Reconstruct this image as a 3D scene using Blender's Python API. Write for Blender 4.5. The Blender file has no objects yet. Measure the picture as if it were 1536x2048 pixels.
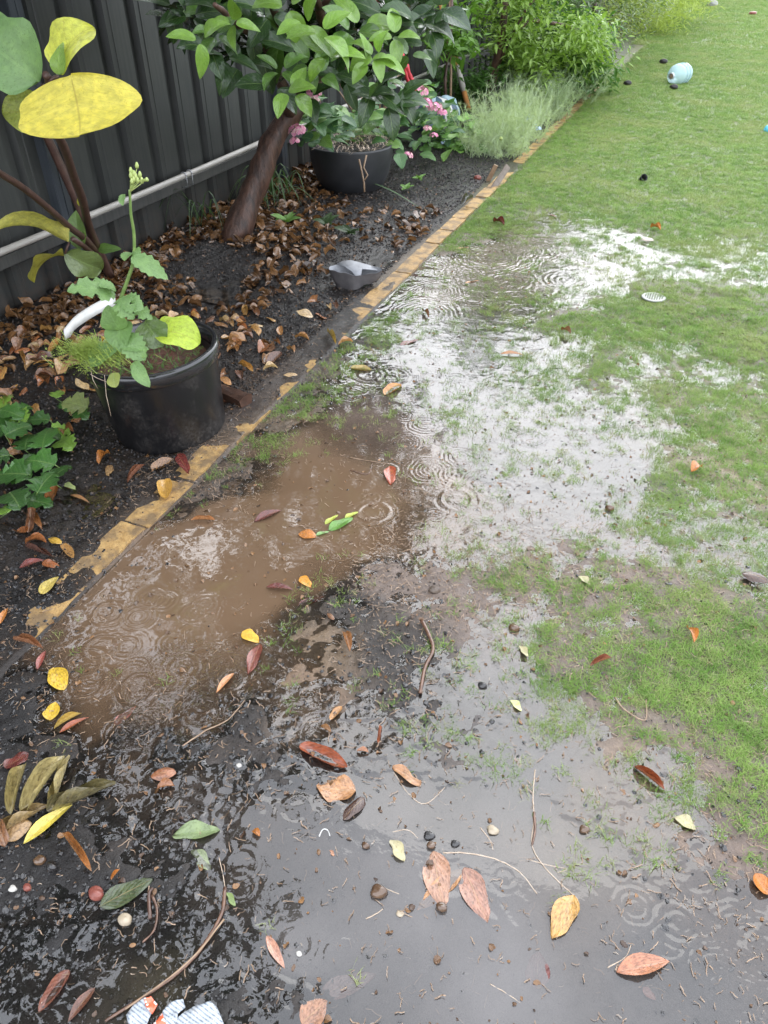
import bpy, bmesh, math, random
import numpy as np
from mathutils import Vector, Matrix

random.seed(7)
RNG = np.random.default_rng(7)
SC = bpy.context.scene

# ---------------------------------------------------------------- camera
CAM_H = 1.5
FPX = 1479.0
PITCH = math.radians(38.13)
AZ = math.atan2(757, 1880)
cam = bpy.data.cameras.new('camera')
cam.sensor_fit = 'VERTICAL'; cam.sensor_height = 36; cam.sensor_width = 27
cam.lens = FPX / 2048 * 36
cam.clip_start = 0.05; cam.clip_end = 600
camo = bpy.data.objects.new('camera', cam)
camo.location = (0, 0, CAM_H)
camo.rotation_euler = (math.pi / 2 - PITCH, 0, AZ)
SC.collection.objects.link(camo)
SC.camera = camo

# ---------------------------------------------------------------- world, sun, exposure
SUN_EL, SUN_ROT = math.radians(36), math.radians(-8)
w = bpy.data.worlds.new('World'); SC.world = w; w.use_nodes = True
nt = w.node_tree; nt.nodes.clear()
sky = nt.nodes.new('ShaderNodeTexSky'); sky.sky_type = 'NISHITA'; sky.sun_disc = False
sky.sun_elevation = SUN_EL; sky.sun_rotation = SUN_ROT
sky.air_density = 1.0; sky.dust_density = 4.0; sky.ozone_density = 1.0
hs = nt.nodes.new('ShaderNodeHueSaturation'); hs.inputs['Saturation'].default_value = 0.16
mx = nt.nodes.new('ShaderNodeMix'); mx.data_type = 'RGBA'; mx.inputs[0].default_value = 0.90
mx.inputs[7].default_value = (15.6, 16.5, 18.2, 1)      # even rain cloud
bg = nt.nodes.new('ShaderNodeBackground'); bg.inputs['Strength'].default_value = 0.15
wo = nt.nodes.new('ShaderNodeOutputWorld')
nt.links.new(sky.outputs[0], hs.inputs['Color']); nt.links.new(hs.outputs[0], mx.inputs[6])
nt.links.new(mx.outputs[2], bg.inputs[0]); nt.links.new(bg.outputs[0], wo.inputs[0])
sl = bpy.data.lights.new('sun', 'SUN'); sl.energy = 1.0; sl.angle = math.radians(55); sl.color = (1.0, 0.965, 0.9)
so = bpy.data.objects.new('sun', sl); SC.collection.objects.link(so)
sd = Vector((math.sin(SUN_ROT) * math.cos(SUN_EL), math.cos(SUN_ROT) * math.cos(SUN_EL), math.sin(SUN_EL)))
so.rotation_euler = sd.to_track_quat('Z', 'Y').to_euler(); so.location = (6, 4, 12)
SC.view_settings.view_transform = 'Standard'; SC.view_settings.look = 'None'
SC.view_settings.exposure = 0.5; SC.view_settings.gamma = 1.0; SC.view_settings.use_curve_mapping = False
SC.cycles.max_bounces = 7; SC.cycles.transparent_max_bounces = 10
SC.cycles.diffuse_bounces = 3; SC.cycles.glossy_bounces = 3; SC.cycles.transmission_bounces = 4
SC.cycles.caustics_reflective = False; SC.cycles.caustics_refractive = False
SC.cycles.use_denoising = True

# ---------------------------------------------------------------- pixel -> place (the photograph measured at 1536x2048)
def ray(x, y):
    dx = x - 768.0; up = 1024.0 - y
    fw = FPX * math.cos(PITCH) + up * math.sin(PITCH); z = up * math.cos(PITCH) - FPX * math.sin(PITCH)
    return Vector((dx * math.cos(AZ) - fw * math.sin(AZ), dx * math.sin(AZ) + fw * math.cos(AZ), z))
def G(x, y, z=0.0):
    r = ray(x, y); t = (CAM_H - z) / -r.z
    return Vector((r.x * t, r.y * t, z))
def onX(x, y, X):
    r = ray(x, y); t = X / r.x
    return Vector((X, r.y * t, CAM_H + r.z * t))
def at(x, y, d):
    r = ray(x, y).normalized()
    return Vector((0, 0, CAM_H)) + r * d
def pxlen(n, d):
    return n / FPX * d

# ---------------------------------------------------------------- noise and control maps
_T = RNG.random((512, 512)).astype(np.float32)
def vnoise(x, y, s, seed=0):
    x = np.asarray(x, np.float64) / s + seed * 17.31 + 1000; y = np.asarray(y, np.float64) / s + seed * 7.77 + 1000
    xi = np.floor(x).astype(int); yi = np.floor(y).astype(int); fx = x - xi; fy = y - yi
    fx = fx * fx * (3 - 2 * fx); fy = fy * fy * (3 - 2 * fy)
    a = _T[xi % 512, yi % 512]; b = _T[(xi + 1) % 512, yi % 512]; c = _T[xi % 512, (yi + 1) % 512]; d = _T[(xi + 1) % 512, (yi + 1) % 512]
    return (a * (1 - fx) + b * fx) * (1 - fy) + (c * (1 - fx) + d * fx) * fy - 0.5
def fbm(x, y, s, o=4, seed=0, g=0.5):
    r = 0; a = 1
    for k in range(o):
        r = r + a * vnoise(x, y, s / 2 ** k, seed + k * 3); a *= g
    return r

def shepard(anch):
    P = np.array([(*G(a[0], a[1]).xy, *np.atleast_1d(a[2])) for a in anch])
    pos = P[:, :2]; val = P[:, 2:]; s2 = (pos ** 2).sum(1) + CAM_H ** 2
    def f(x, y):
        x = np.asarray(x, float).ravel(); y = np.asarray(y, float).ravel()
        out = np.zeros((len(x), val.shape[1]))
        for i in range(0, len(x), 40000):
            d2 = (x[i:i + 40000, None] - pos[None, :, 0]) ** 2 + (y[i:i + 40000, None] - pos[None, :, 1]) ** 2
            wt = 1 / (d2 / s2[None] + 4e-5) ** 2
            out[i:i + 40000] = (wt @ val) / wt.sum(1)[:, None]
        return out if val.shape[1] > 1 else out[:, 0]
    return f

# height of the ground in mm against the water level
HA = [(350,1100,-45),(450,1040,-50),(600,1050,-45),(700,1000,-30),(300,1200,-45),(230,1220,-25),(400,1200,-45),(500,1180,-34),
(620,950,-30),(730,1080,-14),(600,880,-12),(700,850,-9),(500,900,-8),(820,900,-7),(900,980,-6),(850,1050,-5),(250,1300,-30),
(350,1330,-18),(200,1370,-12),(120,1290,-8),(430,1300,-20),(300,1400,-12),(200,1440,-10),(100,1440,-3),(400,1440,-6),(450,1400,-4),
(600,1240,0),(650,1290,1),(590,1330,0),(700,1200,2),(760,1150,5),(850,1130,3),(900,1200,3),(800,1250,3),(750,1330,4),(700,1400,1),(800,1380,4),
(900,1330,1),(1000,1200,3),(850,1420,-1),(560,1380,-2),(600,1430,-4),(500,1440,1),(350,1500,2),(450,1500,1),(530,1540,0),(620,1520,-2),
(240,1490,-2),(400,985,5),(450,950,5),(340,1025,3),(520,930,1),(480,970,0),(560,1110,-20),(640,1140,-8),
(400,1620,-6),(300,1600,-4),(600,1650,-10),(800,1600,-8),(800,1800,-14),(600,1900,-14),(1000,1900,-14),(1000,1700,-10),(1200,1800,-8),
(1200,1600,-4),(1050,1500,-5),(950,1380,-4),(1000,1300,-1),(1300,1950,-6),(1450,1950,-4),(1400,1800,0),(1500,1850,2),(500,1750,-8),
(430,1760,-5),(1400,1650,2),(1500,1650,6),(1300,1550,0),(1250,1620,-3),(1100,1420,-3),(700,1480,-4),(750,1500,-3),(850,1480,-2),(900,1430,-1),
(150,1850,0),(50,1750,3),(100,1950,-1),(200,1800,0),(300,1860,-2),(300,1960,-4),(210,1960,-3),(400,1950,1),(430,1850,-1),(50,2020,1),
(450,2040,0),(560,2010,1),(500,1900,-3),(650,2040,-5),(20,1650,8),(350,1750,-1),(380,1900,0),(1000,2030,-14),(1300,2040,-5),
(1000,500,-12),(900,530,-10),(850,590,-10),(900,620,-8),(1100,480,-10),(1150,440,-4),(1050,560,-8),(1150,560,-4),(950,700,-6),(850,740,-5),
(900,800,-6),(1000,850,-6),(1100,900,-6),(1200,950,-5),(1150,1020,-5),(1250,900,-4),(1050,980,-4),(960,950,-3),(1250,1000,-4),(1050,750,-3),
(1120,700,-2),(1200,830,-2),(1200,490,-2),(1210,440,0),(800,620,-5),(740,760,-4),(720,800,-5),(1290,1100,-2),(1480,1100,-3),(1450,1080,-2),
(1300,650,6),(1180,640,4),(1250,720,2),(1350,700,3),(1500,760,3),(1500,970,4),(1400,1060,3),(1400,600,15),(1500,700,8),(1300,780,2),(1400,800,3),(1445,745,-1),(1400,900,3),(1500,900,4),(1350,1000,2),(1450,1000,3),
(1300,1180,7),(1200,1200,4),(1150,1120,2),(1400,1250,10),(1500,1300,10),(1300,1350,9),(1200,1350,4),(1400,1450,9),(1500,1550,8),
(1100,1280,2),(1050,1150,1),(1000,1090,0),(1250,500,0),(1300,430,12),(1200,370,10),(1100,370,9),(1000,420,7),(940,480,3),(1050,400,8),
(1300,520,-3),(1350,530,-1),(1500,530,0),(1450,490,0),(1530,400,12),(1050,300,16),(1300,300,16),(1500,200,18),(1300,100,18),(1450,30,20),
(700,700,3),(640,785,4),(560,850,4),(760,640,2),(795,605,-3),(830,565,-5),(880,500,1),(600,820,3),
(950,370,10),(600,450,25),(750,420,15),(650,700,10),(550,760,10),(450,720,18),(470,572,-3),(440,590,-3),(350,545,12),(300,500,20),
(100,620,25),(50,750,20),(130,950,8),(160,995,-3),(200,985,-2),(100,1010,3),(220,940,8),(50,1100,8),(100,1150,5),(250,970,5),(30,1250,4),
(40,1200,5),(50,1400,4),(30,1450,3),(20,1550,8),(100,1500,2),(320,850,8),(800,330,20),(900,300,20),(540,480,22),(520,560,15),(600,600,12)]
fH = shepard(HA)
BRX0, BRX1 = -1.485, -1.375
COV_Y = [-2, 0.6, 0.95, 1.06, 1.15, 1.3, 1.41, 1.68, 1.8, 1.88, 1.97, 2.4, 3.1, 3.3, 3.45, 4.0, 5.0, 6.0, 6.15, 6.35, 6.5, 14, 60]
COV_H = [6, 4, 2, 0, -3, -5, -6, -5, -3, 2, 5, 6, 5, 0, -5, -7, -8, -8, 3, 2, -8, -8, -8]
BTOP = 0.014
def height(x, y, rough=True):
    x = np.asarray(x, float).ravel(); y = np.asarray(y, float).ravel()
    h = fH(x, y) / 1000
    if rough:
        amp = np.clip(0.6 + (h + 0.005) * 60, 0.35, 1.3)
        amp = np.where(x < -1.5, 1.5, amp)
        h = h + amp * (0.0085 * fbm(x, y, 0.16, 3, 1) + 0.0055 * fbm(x, y, 0.03, 3, 5, .6))
    bed = np.clip((-1.49 - x) / 0.05, 0, 1)
    h = h + bed * 0.012 * np.abs(fbm(x, y, 0.35, 3, 11)) * (h > 0.004)
    # beside and over the edging
    c = np.interp(y, COV_Y, COV_H) / 1000 + BTOP + 0.010 * fbm(x, y, 0.09, 3, 21) + 0.004 * np.clip((-1.43 - x) / 0.06, -1, 1)
    wl = np.clip((x + 1.56) / 0.05, 0, 1) * np.clip((-1.366 - x) / 0.008, 0, 1)
    return h * (1 - wl) + c * wl
GD = [(1400,500,1),(1300,650,1),(1500,700,.9),(1300,430,1),(1530,400,1),(1100,390,.95),(1000,430,.85),(1400,900,.75),(1500,900,.85),(1350,1000,.75),
(1450,800,.85),(1200,490,.4),(1150,520,.2),(1050,440,.6),(1000,500,.04),(900,530,.02),(1100,470,.25),(1050,560,.1),(850,600,.04),(950,650,.22),
(1050,700,.3),(900,720,.1),(820,720,.08),(1150,640,.8),(1100,620,.3),(900,830,.3),(1000,850,.15),(850,800,.2),(1000,900,.25),(1050,940,.3),
(1150,900,.12),(1250,870,.2),(1200,980,.1),(1100,1000,.08),(1150,780,.5),(1250,770,.65),(1100,1120,.35),(1250,1130,.35),(1350,1080,.7),
(1300,1200,.65),(1200,1200,.5),(1450,1200,.75),(1200,1330,.75),(1300,1350,.95),(1400,1400,1),(1500,1500,.95),(1500,1350,1),(1100,1280,.6),
(1050,1200,.45),(1150,1400,.6),(1200,1480,.35),(1300,1480,.55),(1400,1560,.45),(1500,1600,.5),(1300,1520,.2),(1250,1600,.10),(1350,1700,.14),
(1450,1730,.06),(1150,1560,.02),(1000,1400,.02),(950,1230,.16),(900,1000,.03),(950,950,.08),(850,1200,.02),(800,1380,.03),(700,1300,.01),
(600,1050,0),(400,1200,0),(700,900,0),(800,1800,0),(600,1600,0),(1100,1750,0),(1200,1900,0),(300,1450,0),(200,1900,0),(700,1450,0),(500,1000,0),
(700,690,.45),(740,650,.5),(620,790,.35),(560,850,.35),(520,870,.3),(640,880,.05),(800,600,.3),(850,540,.25),(890,480,.75),(940,430,.9),
(1480,1100,.5),(1290,1100,.45),(1300,520,.45),(1450,520,.6),(1445,745,.6),(1300,100,1),(1500,200,1),(1200,250,1),(1050,1060,.1),(1400,2000,.01),(1500,1850,.05),
(800,1000,0),(750,1100,0),(850,900,.03),(1000,2000,0)]
fG = shepard(GD)
# colour of the ground, linear rgb ; last: cloudiness (1/mm scaled)
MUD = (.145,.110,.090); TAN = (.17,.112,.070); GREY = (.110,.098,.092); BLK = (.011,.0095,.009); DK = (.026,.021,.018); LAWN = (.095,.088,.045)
GC = [(350,1100,TAN),(600,1000,TAN),(300,1250,TAN),(600,880,TAN),(750,850,MUD),(900,980,TAN),(850,1060,TAN),(650,1290,(.15,.105,.065)),(590,1350,TAN),(560,1230,(.1,.075,.05)),
(760,1150,MUD),(900,1150,MUD),(1000,1250,MUD),(780,1300,DK),(700,1220,DK),(850,1380,DK),(480,1440,DK),(350,1500,DK),(600,1440,(.15,.11,.08)),(250,1450,DK),(100,1440,DK),
(400,1620,GREY),(700,1650,GREY),(900,1850,GREY),(600,1900,GREY),(1200,1700,(.16,.128,.10)),(1050,1550,GREY),(1300,1650,(.21,.155,.115)),(1250,1620,(.24,.175,.125)),(1450,1800,MUD),(1350,1950,GREY),(1000,2030,GREY),
(950,1380,GREY),(1400,1650,MUD),(1500,1650,MUD),(1400,1300,LAWN),(1300,1200,MUD),(1100,1150,MUD),(1450,900,(.2,.16,.11)),(1400,700,LAWN),(1500,650,LAWN),
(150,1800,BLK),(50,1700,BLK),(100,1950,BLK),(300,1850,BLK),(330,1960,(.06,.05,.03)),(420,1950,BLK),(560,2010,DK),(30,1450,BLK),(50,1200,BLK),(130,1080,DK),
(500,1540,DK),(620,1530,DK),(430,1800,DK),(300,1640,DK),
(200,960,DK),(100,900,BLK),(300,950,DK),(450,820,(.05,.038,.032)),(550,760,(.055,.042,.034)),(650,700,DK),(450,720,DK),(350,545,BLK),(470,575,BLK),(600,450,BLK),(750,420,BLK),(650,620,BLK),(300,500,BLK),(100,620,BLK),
(900,330,DK),(850,420,DK),(560,870,(.10,.075,.05)),(450,960,(.08,.06,.045)),(700,740,(.085,.07,.05)),
(1000,500,(.13,.1,.07)),(900,560,(.13,.1,.07)),(1000,700,GREY),(1100,900,GREY),(900,800,GREY),(1200,950,GREY),(1000,950,GREY),
(1300,450,LAWN),(1100,380,LAWN),(1200,200,LAWN),(1400,200,LAWN),(1500,100,LAWN),(1400,20,LAWN)]
fC = shepard(GC)
# suspended mud: opacity per mm of depth
TK = [(350,1100,.25),(450,1040,.3),(600,1050,.22),(300,1220,.22),(700,1000,.2),(620,930,.16),(700,850,.10),(850,950,.10),(880,1050,.05),(650,1290,.06),
(250,1350,.07),(200,1450,.05),(400,1400,.06),(600,1430,.05),(400,1600,.018),(700,1700,.020),(900,1900,.022),(1200,1750,.02),(1000,1600,.018),
(1000,500,.10),(900,560,.09),(1000,700,.06),(1000,900,.05),(1200,950,.05),(150,1850,.03),(300,1950,.05),(170,1000,.05),(460,580,.12),(1450,1950,.015)]
fT = shepard(TK)

# where bark chips lie
CD = [(150,1850,1),(50,1750,1),(100,1950,1),(250,1850,1),(350,1850,.9),(300,1960,.5),(400,1950,.8),(430,1860,.7),(50,2020,1),(560,2015,.8),(460,2040,.8),(20,1650,.8),(230,1960,.4),(500,1950,.15),(600,2040,.2),(500,1800,.05),(700,1900,.04),
(380,1500,.8),(450,1480,.8),(520,1540,.8),(600,1560,.2),(640,1545,.5),(480,1430,.5),(230,1560,.4),(180,1690,.7),(250,1750,.4),(40,1400,.5),(60,1200,.5),(120,1450,.3),(700,1400,.4),(800,1420,.4),(760,1480,.35),(850,1350,.25),(950,1450,.15),(1000,1480,.15),
(620,1200,.1),(700,1220,.15),(600,1330,.06),(900,1280,.12),(1000,1150,.12),(1100,1150,.15),(1050,1100,.15),(1200,1500,.06),(1300,1600,.08),(1400,1700,.15),(1450,1750,.15),(1500,1850,.08),(1100,1650,.02),(800,1650,.02),(1000,1800,.02),
(900,950,.1),(800,900,.08),(700,880,.05),(500,930,.2),(400,1200,0),(600,1050,0),(1000,800,.14),(900,750,.12),(1100,900,.14),(950,650,.1),(1250,1300,.1),(1350,1100,.1),(1400,1300,.04),(700,1800,.04),(600,1700,.04),(1100,1950,.05),(300,1300,0),(700,780,.2),(1000,500,0),(1300,700,.0),(100,1080,.5),(200,1080,.3)]
fCh = shepard(CD)

# ---------------------------------------------------------------- helpers
def link(o): SC.collection.objects.link(o); return o
def meshobj(name, verts, faces, mat=None, parent=None, smooth=False, mats=None):
    me = bpy.data.meshes.new(name); me.from_pydata([tuple(v) for v in verts], [], faces); me.update()
    if mat: me.materials.append(mat)
    if smooth: me.polygons.foreach_set('use_smooth', [True] * len(me.polygons))
    o = bpy.data.objects.new(name, me); link(o)
    if parent: o.parent = parent
    return o
def bmobj(name, bm, mat, parent=None, smooth=False):
    me = bpy.data.meshes.new(name); bm.to_mesh(me); bm.free()
    me.materials.append(mat)
    if smooth: me.polygons.foreach_set('use_smooth', [True] * len(me.polygons))
    o = bpy.data.objects.new(name, me); link(o)
    if parent: o.parent = parent
    return o
def tag(o, label=None, cat=None, group=None, kind=None):
    if label: o['label'] = label
    if cat: o['category'] = cat
    if group: o['group'] = group
    if kind: o['kind'] = kind
    return o
def thing(name, loc, label, cat, group=None):
    o = bpy.data.objects.new(name, None); link(o); o.location = loc; o.empty_display_size = .05
    return tag(o, label, cat, group)
def keep(o, parent):
    """parent o keeping its world place (parent has only a location)"""
    o.parent = parent; o.location = Vector(o.location) - parent.location; return o
def tube(bm, pts, rad, n=8, cap=True):
    pts = [Vector(p) for p in pts]; rings = []
    if not hasattr(rad, '__len__'): rad = [rad] * len(pts)
    up = Vector((0.3, 0.2, 1)).normalized()
    for i, p in enumerate(pts):
        d = (pts[min(i + 1, len(pts) - 1)] - pts[max(i - 1, 0)]).normalized()
        a = d.cross(up);
        if a.length < 1e-3: a = d.cross(Vector((1, 0, 0)))
        a.normalize(); b = d.cross(a)
        rings.append([bm.verts.new(p + (a * math.cos(k * 2 * math.pi / n) + b * math.sin(k * 2 * math.pi / n)) * rad[i]) for k in range(n)])
    for r, s in zip(rings, rings[1:]):
        for k in range(n): bm.faces.new((r[k], r[(k + 1) % n], s[(k + 1) % n], s[k]))
    if cap: bm.faces.new(rings[0][::-1]); bm.faces.new(rings[-1])
def tubeobj(name, pts, rad, mat, parent=None, n=8):
    bm = bmesh.new(); tube(bm, pts, rad, n); return bmobj(name, bm, mat, parent, True)
def spline(pts, n=8):
    pts = [Vector(p) for p in pts]; P = [pts[0] * 2 - pts[1]] + pts + [pts[-1] * 2 - pts[-2]]; out = []
    for i in range(1, len(P) - 2):
        for k in range(n):
            t = k / n; a, b, c, d = P[i - 1:i + 3]
            out.append(0.5 * ((2 * b) + (c - a) * t + (2 * a - 5 * b + 4 * c - d) * t * t + (3 * b - a - 3 * c + d) * t ** 3))
    return out + [pts[-1]]
def lathe(bm, prof, n=48, wob=0):
    rings = [[bm.verts.new((r * math.cos(k * 2 * math.pi / n), r * math.sin(k * 2 * math.pi / n), z)) for k in range(n)] for r, z in prof]
    for r, s in zip(rings, rings[1:]):
        for k in range(n): bm.faces.new((r[k], r[(k + 1) % n], s[(k + 1) % n], s[k]))
    return rings
def box(bm, lo, hi):
    v = [bm.verts.new((x, y, z)) for x in (lo[0], hi[0]) for y in (lo[1], hi[1]) for z in (lo[2], hi[2])]
    for f in ((0,1,3,2),(4,6,7,5),(0,4,5,1),(2,3,7,6),(0,2,6,4),(1,5,7,3)): bm.faces.new([v[i] for i in f])

# ---------------------------------------------------------------- materials
class NB:
    def __init__(s, name):
        s.m = bpy.data.materials.new(name); s.m.use_nodes = True; s.t = s.m.node_tree; s.t.nodes.clear()
        s.out = s.t.nodes.new('ShaderNodeOutputMaterial')
    def n(s, typ, **kw):
        nd = s.t.nodes.new('ShaderNode' + typ)
        for k, v in kw.items():
            if k.startswith('i_'):
                key = k[2:]; key = int(key) if key.isdigit() else key.replace('_', ' ')
                nd.inputs[key].default_value = v
            else: setattr(nd, k, v)
        return nd
    def l(s, a, b): s.t.links.new(a, b)
    def mixc(s, f, a, b, blend='MIX'):
        m = s.n('Mix', data_type='RGBA', blend_type=blend)
        for i, v in ((0, f), (6, a), (7, b)):
            if hasattr(v, 'is_output'): s.l(v, m.inputs[i])
            elif v is not None: m.inputs[i].default_value = v if i == 0 else (*v[:3], 1)
        return m.outputs[2]
    def math(s, op, a, b=None, c=None, clamp=False):
        m = s.n('Math', operation=op, use_clamp=clamp)
        for i, v in enumerate((a, b, c)):
            if v is None: continue
            if hasattr(v, 'is_output'): s.l(v, m.inputs[i])
            else: m.inputs[i].default_value = v
        return m.outputs[0]
    def noise(s, scale, detail=4, rough=.55, vec=None, dist=0):
        n = s.n('TexNoise'); n.inputs['Scale'].default_value = scale; n.inputs['Detail'].default_value = detail
        n.inputs['Roughness'].default_value = rough; n.inputs['Distortion'].default_value = dist
        if vec is not None: s.l(vec, n.inputs['Vector'])
        return n.outputs['Fac']
    def ramp(s, f, *st):
        r = s.n('ValToRGB'); e = r.color_ramp.elements
        while len(e) < len(st): e.new(.5)
        for i, (p, c) in enumerate(st):
            e[i].position = p; e[i].color = (*c, 1) if hasattr(c, '__len__') else (c, c, c, 1)
        s.l(f, r.inputs[0]); return r.outputs[0]
    def pos(s): return s.n('NewGeometry').outputs['Position']
    def objc(s): return s.n('TexCoord').outputs['Object']
    def bump(s, h, strength=.5, dist=.002):
        b = s.n('Bump'); b.inputs['Strength'].default_value = strength; b.inputs['Distance'].default_value = dist; s.l(h, b.inputs['Height']); return b.outputs[0]
    def pbsdf(s, col, rough, normal=None, spec=.5, coat=0, coatr=.1, metal=0):
        p = s.n('BsdfPrincipled')
        for k, v in (('Base Color', col), ('Roughness', rough), ('Normal', normal), ('Specular IOR Level', spec), ('Coat Weight', coat), ('Coat Roughness', coatr), ('Metallic', metal)):
            if v is None: continue
            if hasattr(v, 'is_output'): s.l(v, p.inputs[k])
            elif k == 'Base Color': p.inputs[k].default_value = (*v[:3], 1)
            else: p.inputs[k].default_value = v
        return p
    def fin(s, sh): s.l(sh if hasattr(sh, 'is_output') else sh.outputs[0], s.out.inputs['Surface']); return s.m

def simple(name, c1, c2, rough=.5, nscale=20, bump=.3, bdist=.002, bscale=None, coat=0, metal=0, spec=.5):
    b = NB(name); v = b.objc(); f = b.noise(nscale, 5, .6, v)
    col = b.mixc(b.ramp(f, (.3, 0.0), (.7, 1.0)), c1, c2)
    h = b.noise(bscale or nscale * 4, 5, .6, v)
    return b.fin(b.pbsdf(col, rough, b.bump(h, bump, bdist), spec, coat, .08, metal))

def leafmat(name, fixed=None, fixed2=None, vein=(.35, .42, .12), veinmix=.35, rough=.33, trans=.25, coat=.35, drops=0.5, mottle=.5, spots=0.0, spotc=(.12, .05, .02), midw=.022, crinkle=.6):
    b = NB(name)
    uv = b.n('UVMap').outputs[0]; sep = b.n('SeparateXYZ'); b.l(uv, sep.inputs[0]); U, V = sep.outputs[0], sep.outputs[1]   # U along 0..1, V across 0..1
    oi = b.n('ObjectInfo'); oc = b.objc(); pos = b.pos()
    if fixed is None: base = oi.outputs['Color']
    else: base = b.mixc(oi.outputs['Random'], fixed, fixed2 or fixed)
    n1 = b.noise(9, 5, .6, uv); n2 = b.noise(40, 3, .6, pos)
    dark = b.mixc(1.0, base, (.35, .33, .3), 'MULTIPLY')
    c = b.mixc(b.math('MULTIPLY', b.ramp(n1, (.42, 0.0), (.68, 1.0)), mottle), base, dark)
    lite = b.mixc(1.0, base, (1.5, 1.45, 1.25), 'MULTIPLY')
    c = b.mixc(b.math('MULTIPLY', b.ramp(n2, (.45, 0.0), (.75, 1.0)), .5), c, lite)
    av = b.math('ABSOLUTE', b.math('SUBTRACT', V, .5))
    mid = b.math('LESS_THAN', av, midw)
    sv = b.math('PINGPONG', b.math('ADD', b.math('MULTIPLY', U, 7.0), b.math('MULTIPLY', av, -5.0)), .5)
    side = b.math('LESS_THAN', sv, .045)
    vm = b.math('MAXIMUM', mid, b.math('MULTIPLY', side, .45))
    c = b.mixc(b.math('MULTIPLY', vm, veinmix), c, vein)
    if spots:
        vo = b.n('TexVoronoi'); b.l(uv, vo.inputs['Vector']); vo.inputs['Scale'].default_value = 9
        sp = b.ramp(vo.outputs['Distance'], (.12, 1.0), (.22, 0.0)); c = b.mixc(b.math('MULTIPLY', sp, spots), c, spotc)
    h = b.math('ADD', b.math('MULTIPLY', sv, .8), b.math('MULTIPLY', mid, -.4)); h = b.math('ADD', h, b.math('MULTIPLY', b.noise(26, 4, .6, uv), crinkle))
    if drops:
        vd = b.n('TexVoronoi'); b.l(pos, vd.inputs['Vector']); vd.inputs['Scale'].default_value = 170
        dr = b.ramp(vd.outputs['Distance'], (.12, 1.0), (.34, 0.0)); h = b.math('ADD', h, b.math('MULTIPLY', dr, drops * 2))
    nrm = b.bump(h, .55, .0022)
    p = b.pbsdf(c, rough, nrm, .5, coat, .06)
    t = b.n('BsdfTranslucent'); b.l(b.mixc(1.0, c, (1.3, 1.4, .7), 'MULTIPLY'), t.inputs[0]); b.l(nrm, t.inputs['Normal'])
    ms = b.n('MixShader', i_0=trans); b.l(p.outputs[0], ms.inputs[1]); b.l(t.outputs[0], ms.inputs[2])
    return b.fin(ms)

M = {}
M['dead'] = leafmat('fallen_leaf', vein=(.5, .33, .15), veinmix=.25, rough=.22, trans=.08, coat=.6, mottle=.95, spots=.45, spotc=(.05, .03, .02))
M['deadspot'] = leafmat('spotted_fallen_leaf', vein=(.5, .33, .15), veinmix=.2, rough=.25, trans=.1, coat=.5, mottle=.4, spots=.9)
M['green'] = leafmat('green_leaf', vein=(.3, .42, .14), veinmix=.3, rough=.28, trans=.2, coat=.4, mottle=.25, drops=.9)
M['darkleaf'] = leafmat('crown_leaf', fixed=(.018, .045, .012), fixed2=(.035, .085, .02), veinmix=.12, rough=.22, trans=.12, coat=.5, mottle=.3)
M['yleaf'] = leafmat('yellowing_leaf', vein=(.30, .20, .03), veinmix=.4, rough=.42, trans=.25, coat=.15, mottle=.45, drops=.7, midw=.008, crinkle=2.2)
M['softgreen'] = leafmat('soft_green_leaf', vein=(.25, .4, .15), veinmix=.35, rough=.45, trans=.25, coat=.1, mottle=.2, drops=.5)
M['litter'] = leafmat('litter_leaf', fixed=(.045, .02, .010), fixed2=(.26, .13, .05), vein=(.5, .33, .15), veinmix=.2, rough=.25, trans=.05, coat=.5, mottle=.8)
M['bright'] = leafmat('bright_leaf', fixed=(.10, .21, .03), fixed2=(.25, .37, .08), veinmix=.15, rough=.4, trans=.35, coat=.1, mottle=.15, drops=0)
M['midleaf'] = leafmat('mid_green_leaf', fixed=(.05, .13, .025), fixed2=(.12, .24, .05), veinmix=.15, rough=.35, trans=.3, coat=.2, mottle=.2, drops=.4)
M['feather'] = leafmat('feathery_leaf', fixed=(.20, .29, .15), fixed2=(.42, .50, .34), veinmix=0, rough=.5, trans=.3, coat=0, mottle=.1, drops=0)
M['finedark'] = leafmat('fine_dark_leaf', fixed=(.05, .10, .03), fixed2=(.12, .19, .06), veinmix=0, rough=.45, trans=.25, coat=.1, mottle=.1, drops=0)
M['yellowfine'] = leafmat('yellow_green_fine_leaf', fixed=(.28, .38, .07), fixed2=(.42, .50, .14), veinmix=0, rough=.5, trans=.3, coat=0, mottle=.1, drops=0)

def grassmat():
    b = NB('grass_blade'); pos = b.pos(); oi = b.n('ObjectInfo').outputs['Random']
    n = b.noise(1.6, 4, .6, pos); n2 = b.noise(9, 3, .6, pos)
    c = b.mixc(b.ramp(n2, (.35, 0.0), (.65, 1.0)), (.125, .25, .040), (.235, .37, .080))
    c = b.mixc(b.ramp(n, (.48, 0.0), (.66, 1.0)), c, (.27, .35, .10))
    c = b.mixc(b.math('MULTIPLY', b.math('POWER', oi, 5.0), .8), c, (.42, .40, .20))
    p = b.pbsdf(c, .5, None, .22); t = b.n('BsdfTranslucent'); b.l(c, t.inputs[0])
    ms = b.n('MixShader', i_0=.3); b.l(p.outputs[0], ms.inputs[1]); b.l(t.outputs[0], ms.inputs[2]); return b.fin(ms)
M['grass'] = grassmat()
M['straw'] = simple('wet_straw', (.34, .25, .18), (.52, .42, .32), .35, 60)
M['straw2'] = simple('brown_straw', (.16, .10, .06), (.34, .24, .16), .35, 60)
M['twig'] = simple('wet_twig', (.07, .035, .022), (.17, .09, .055), .25, 60, .6, .002, coat=.4)
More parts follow.
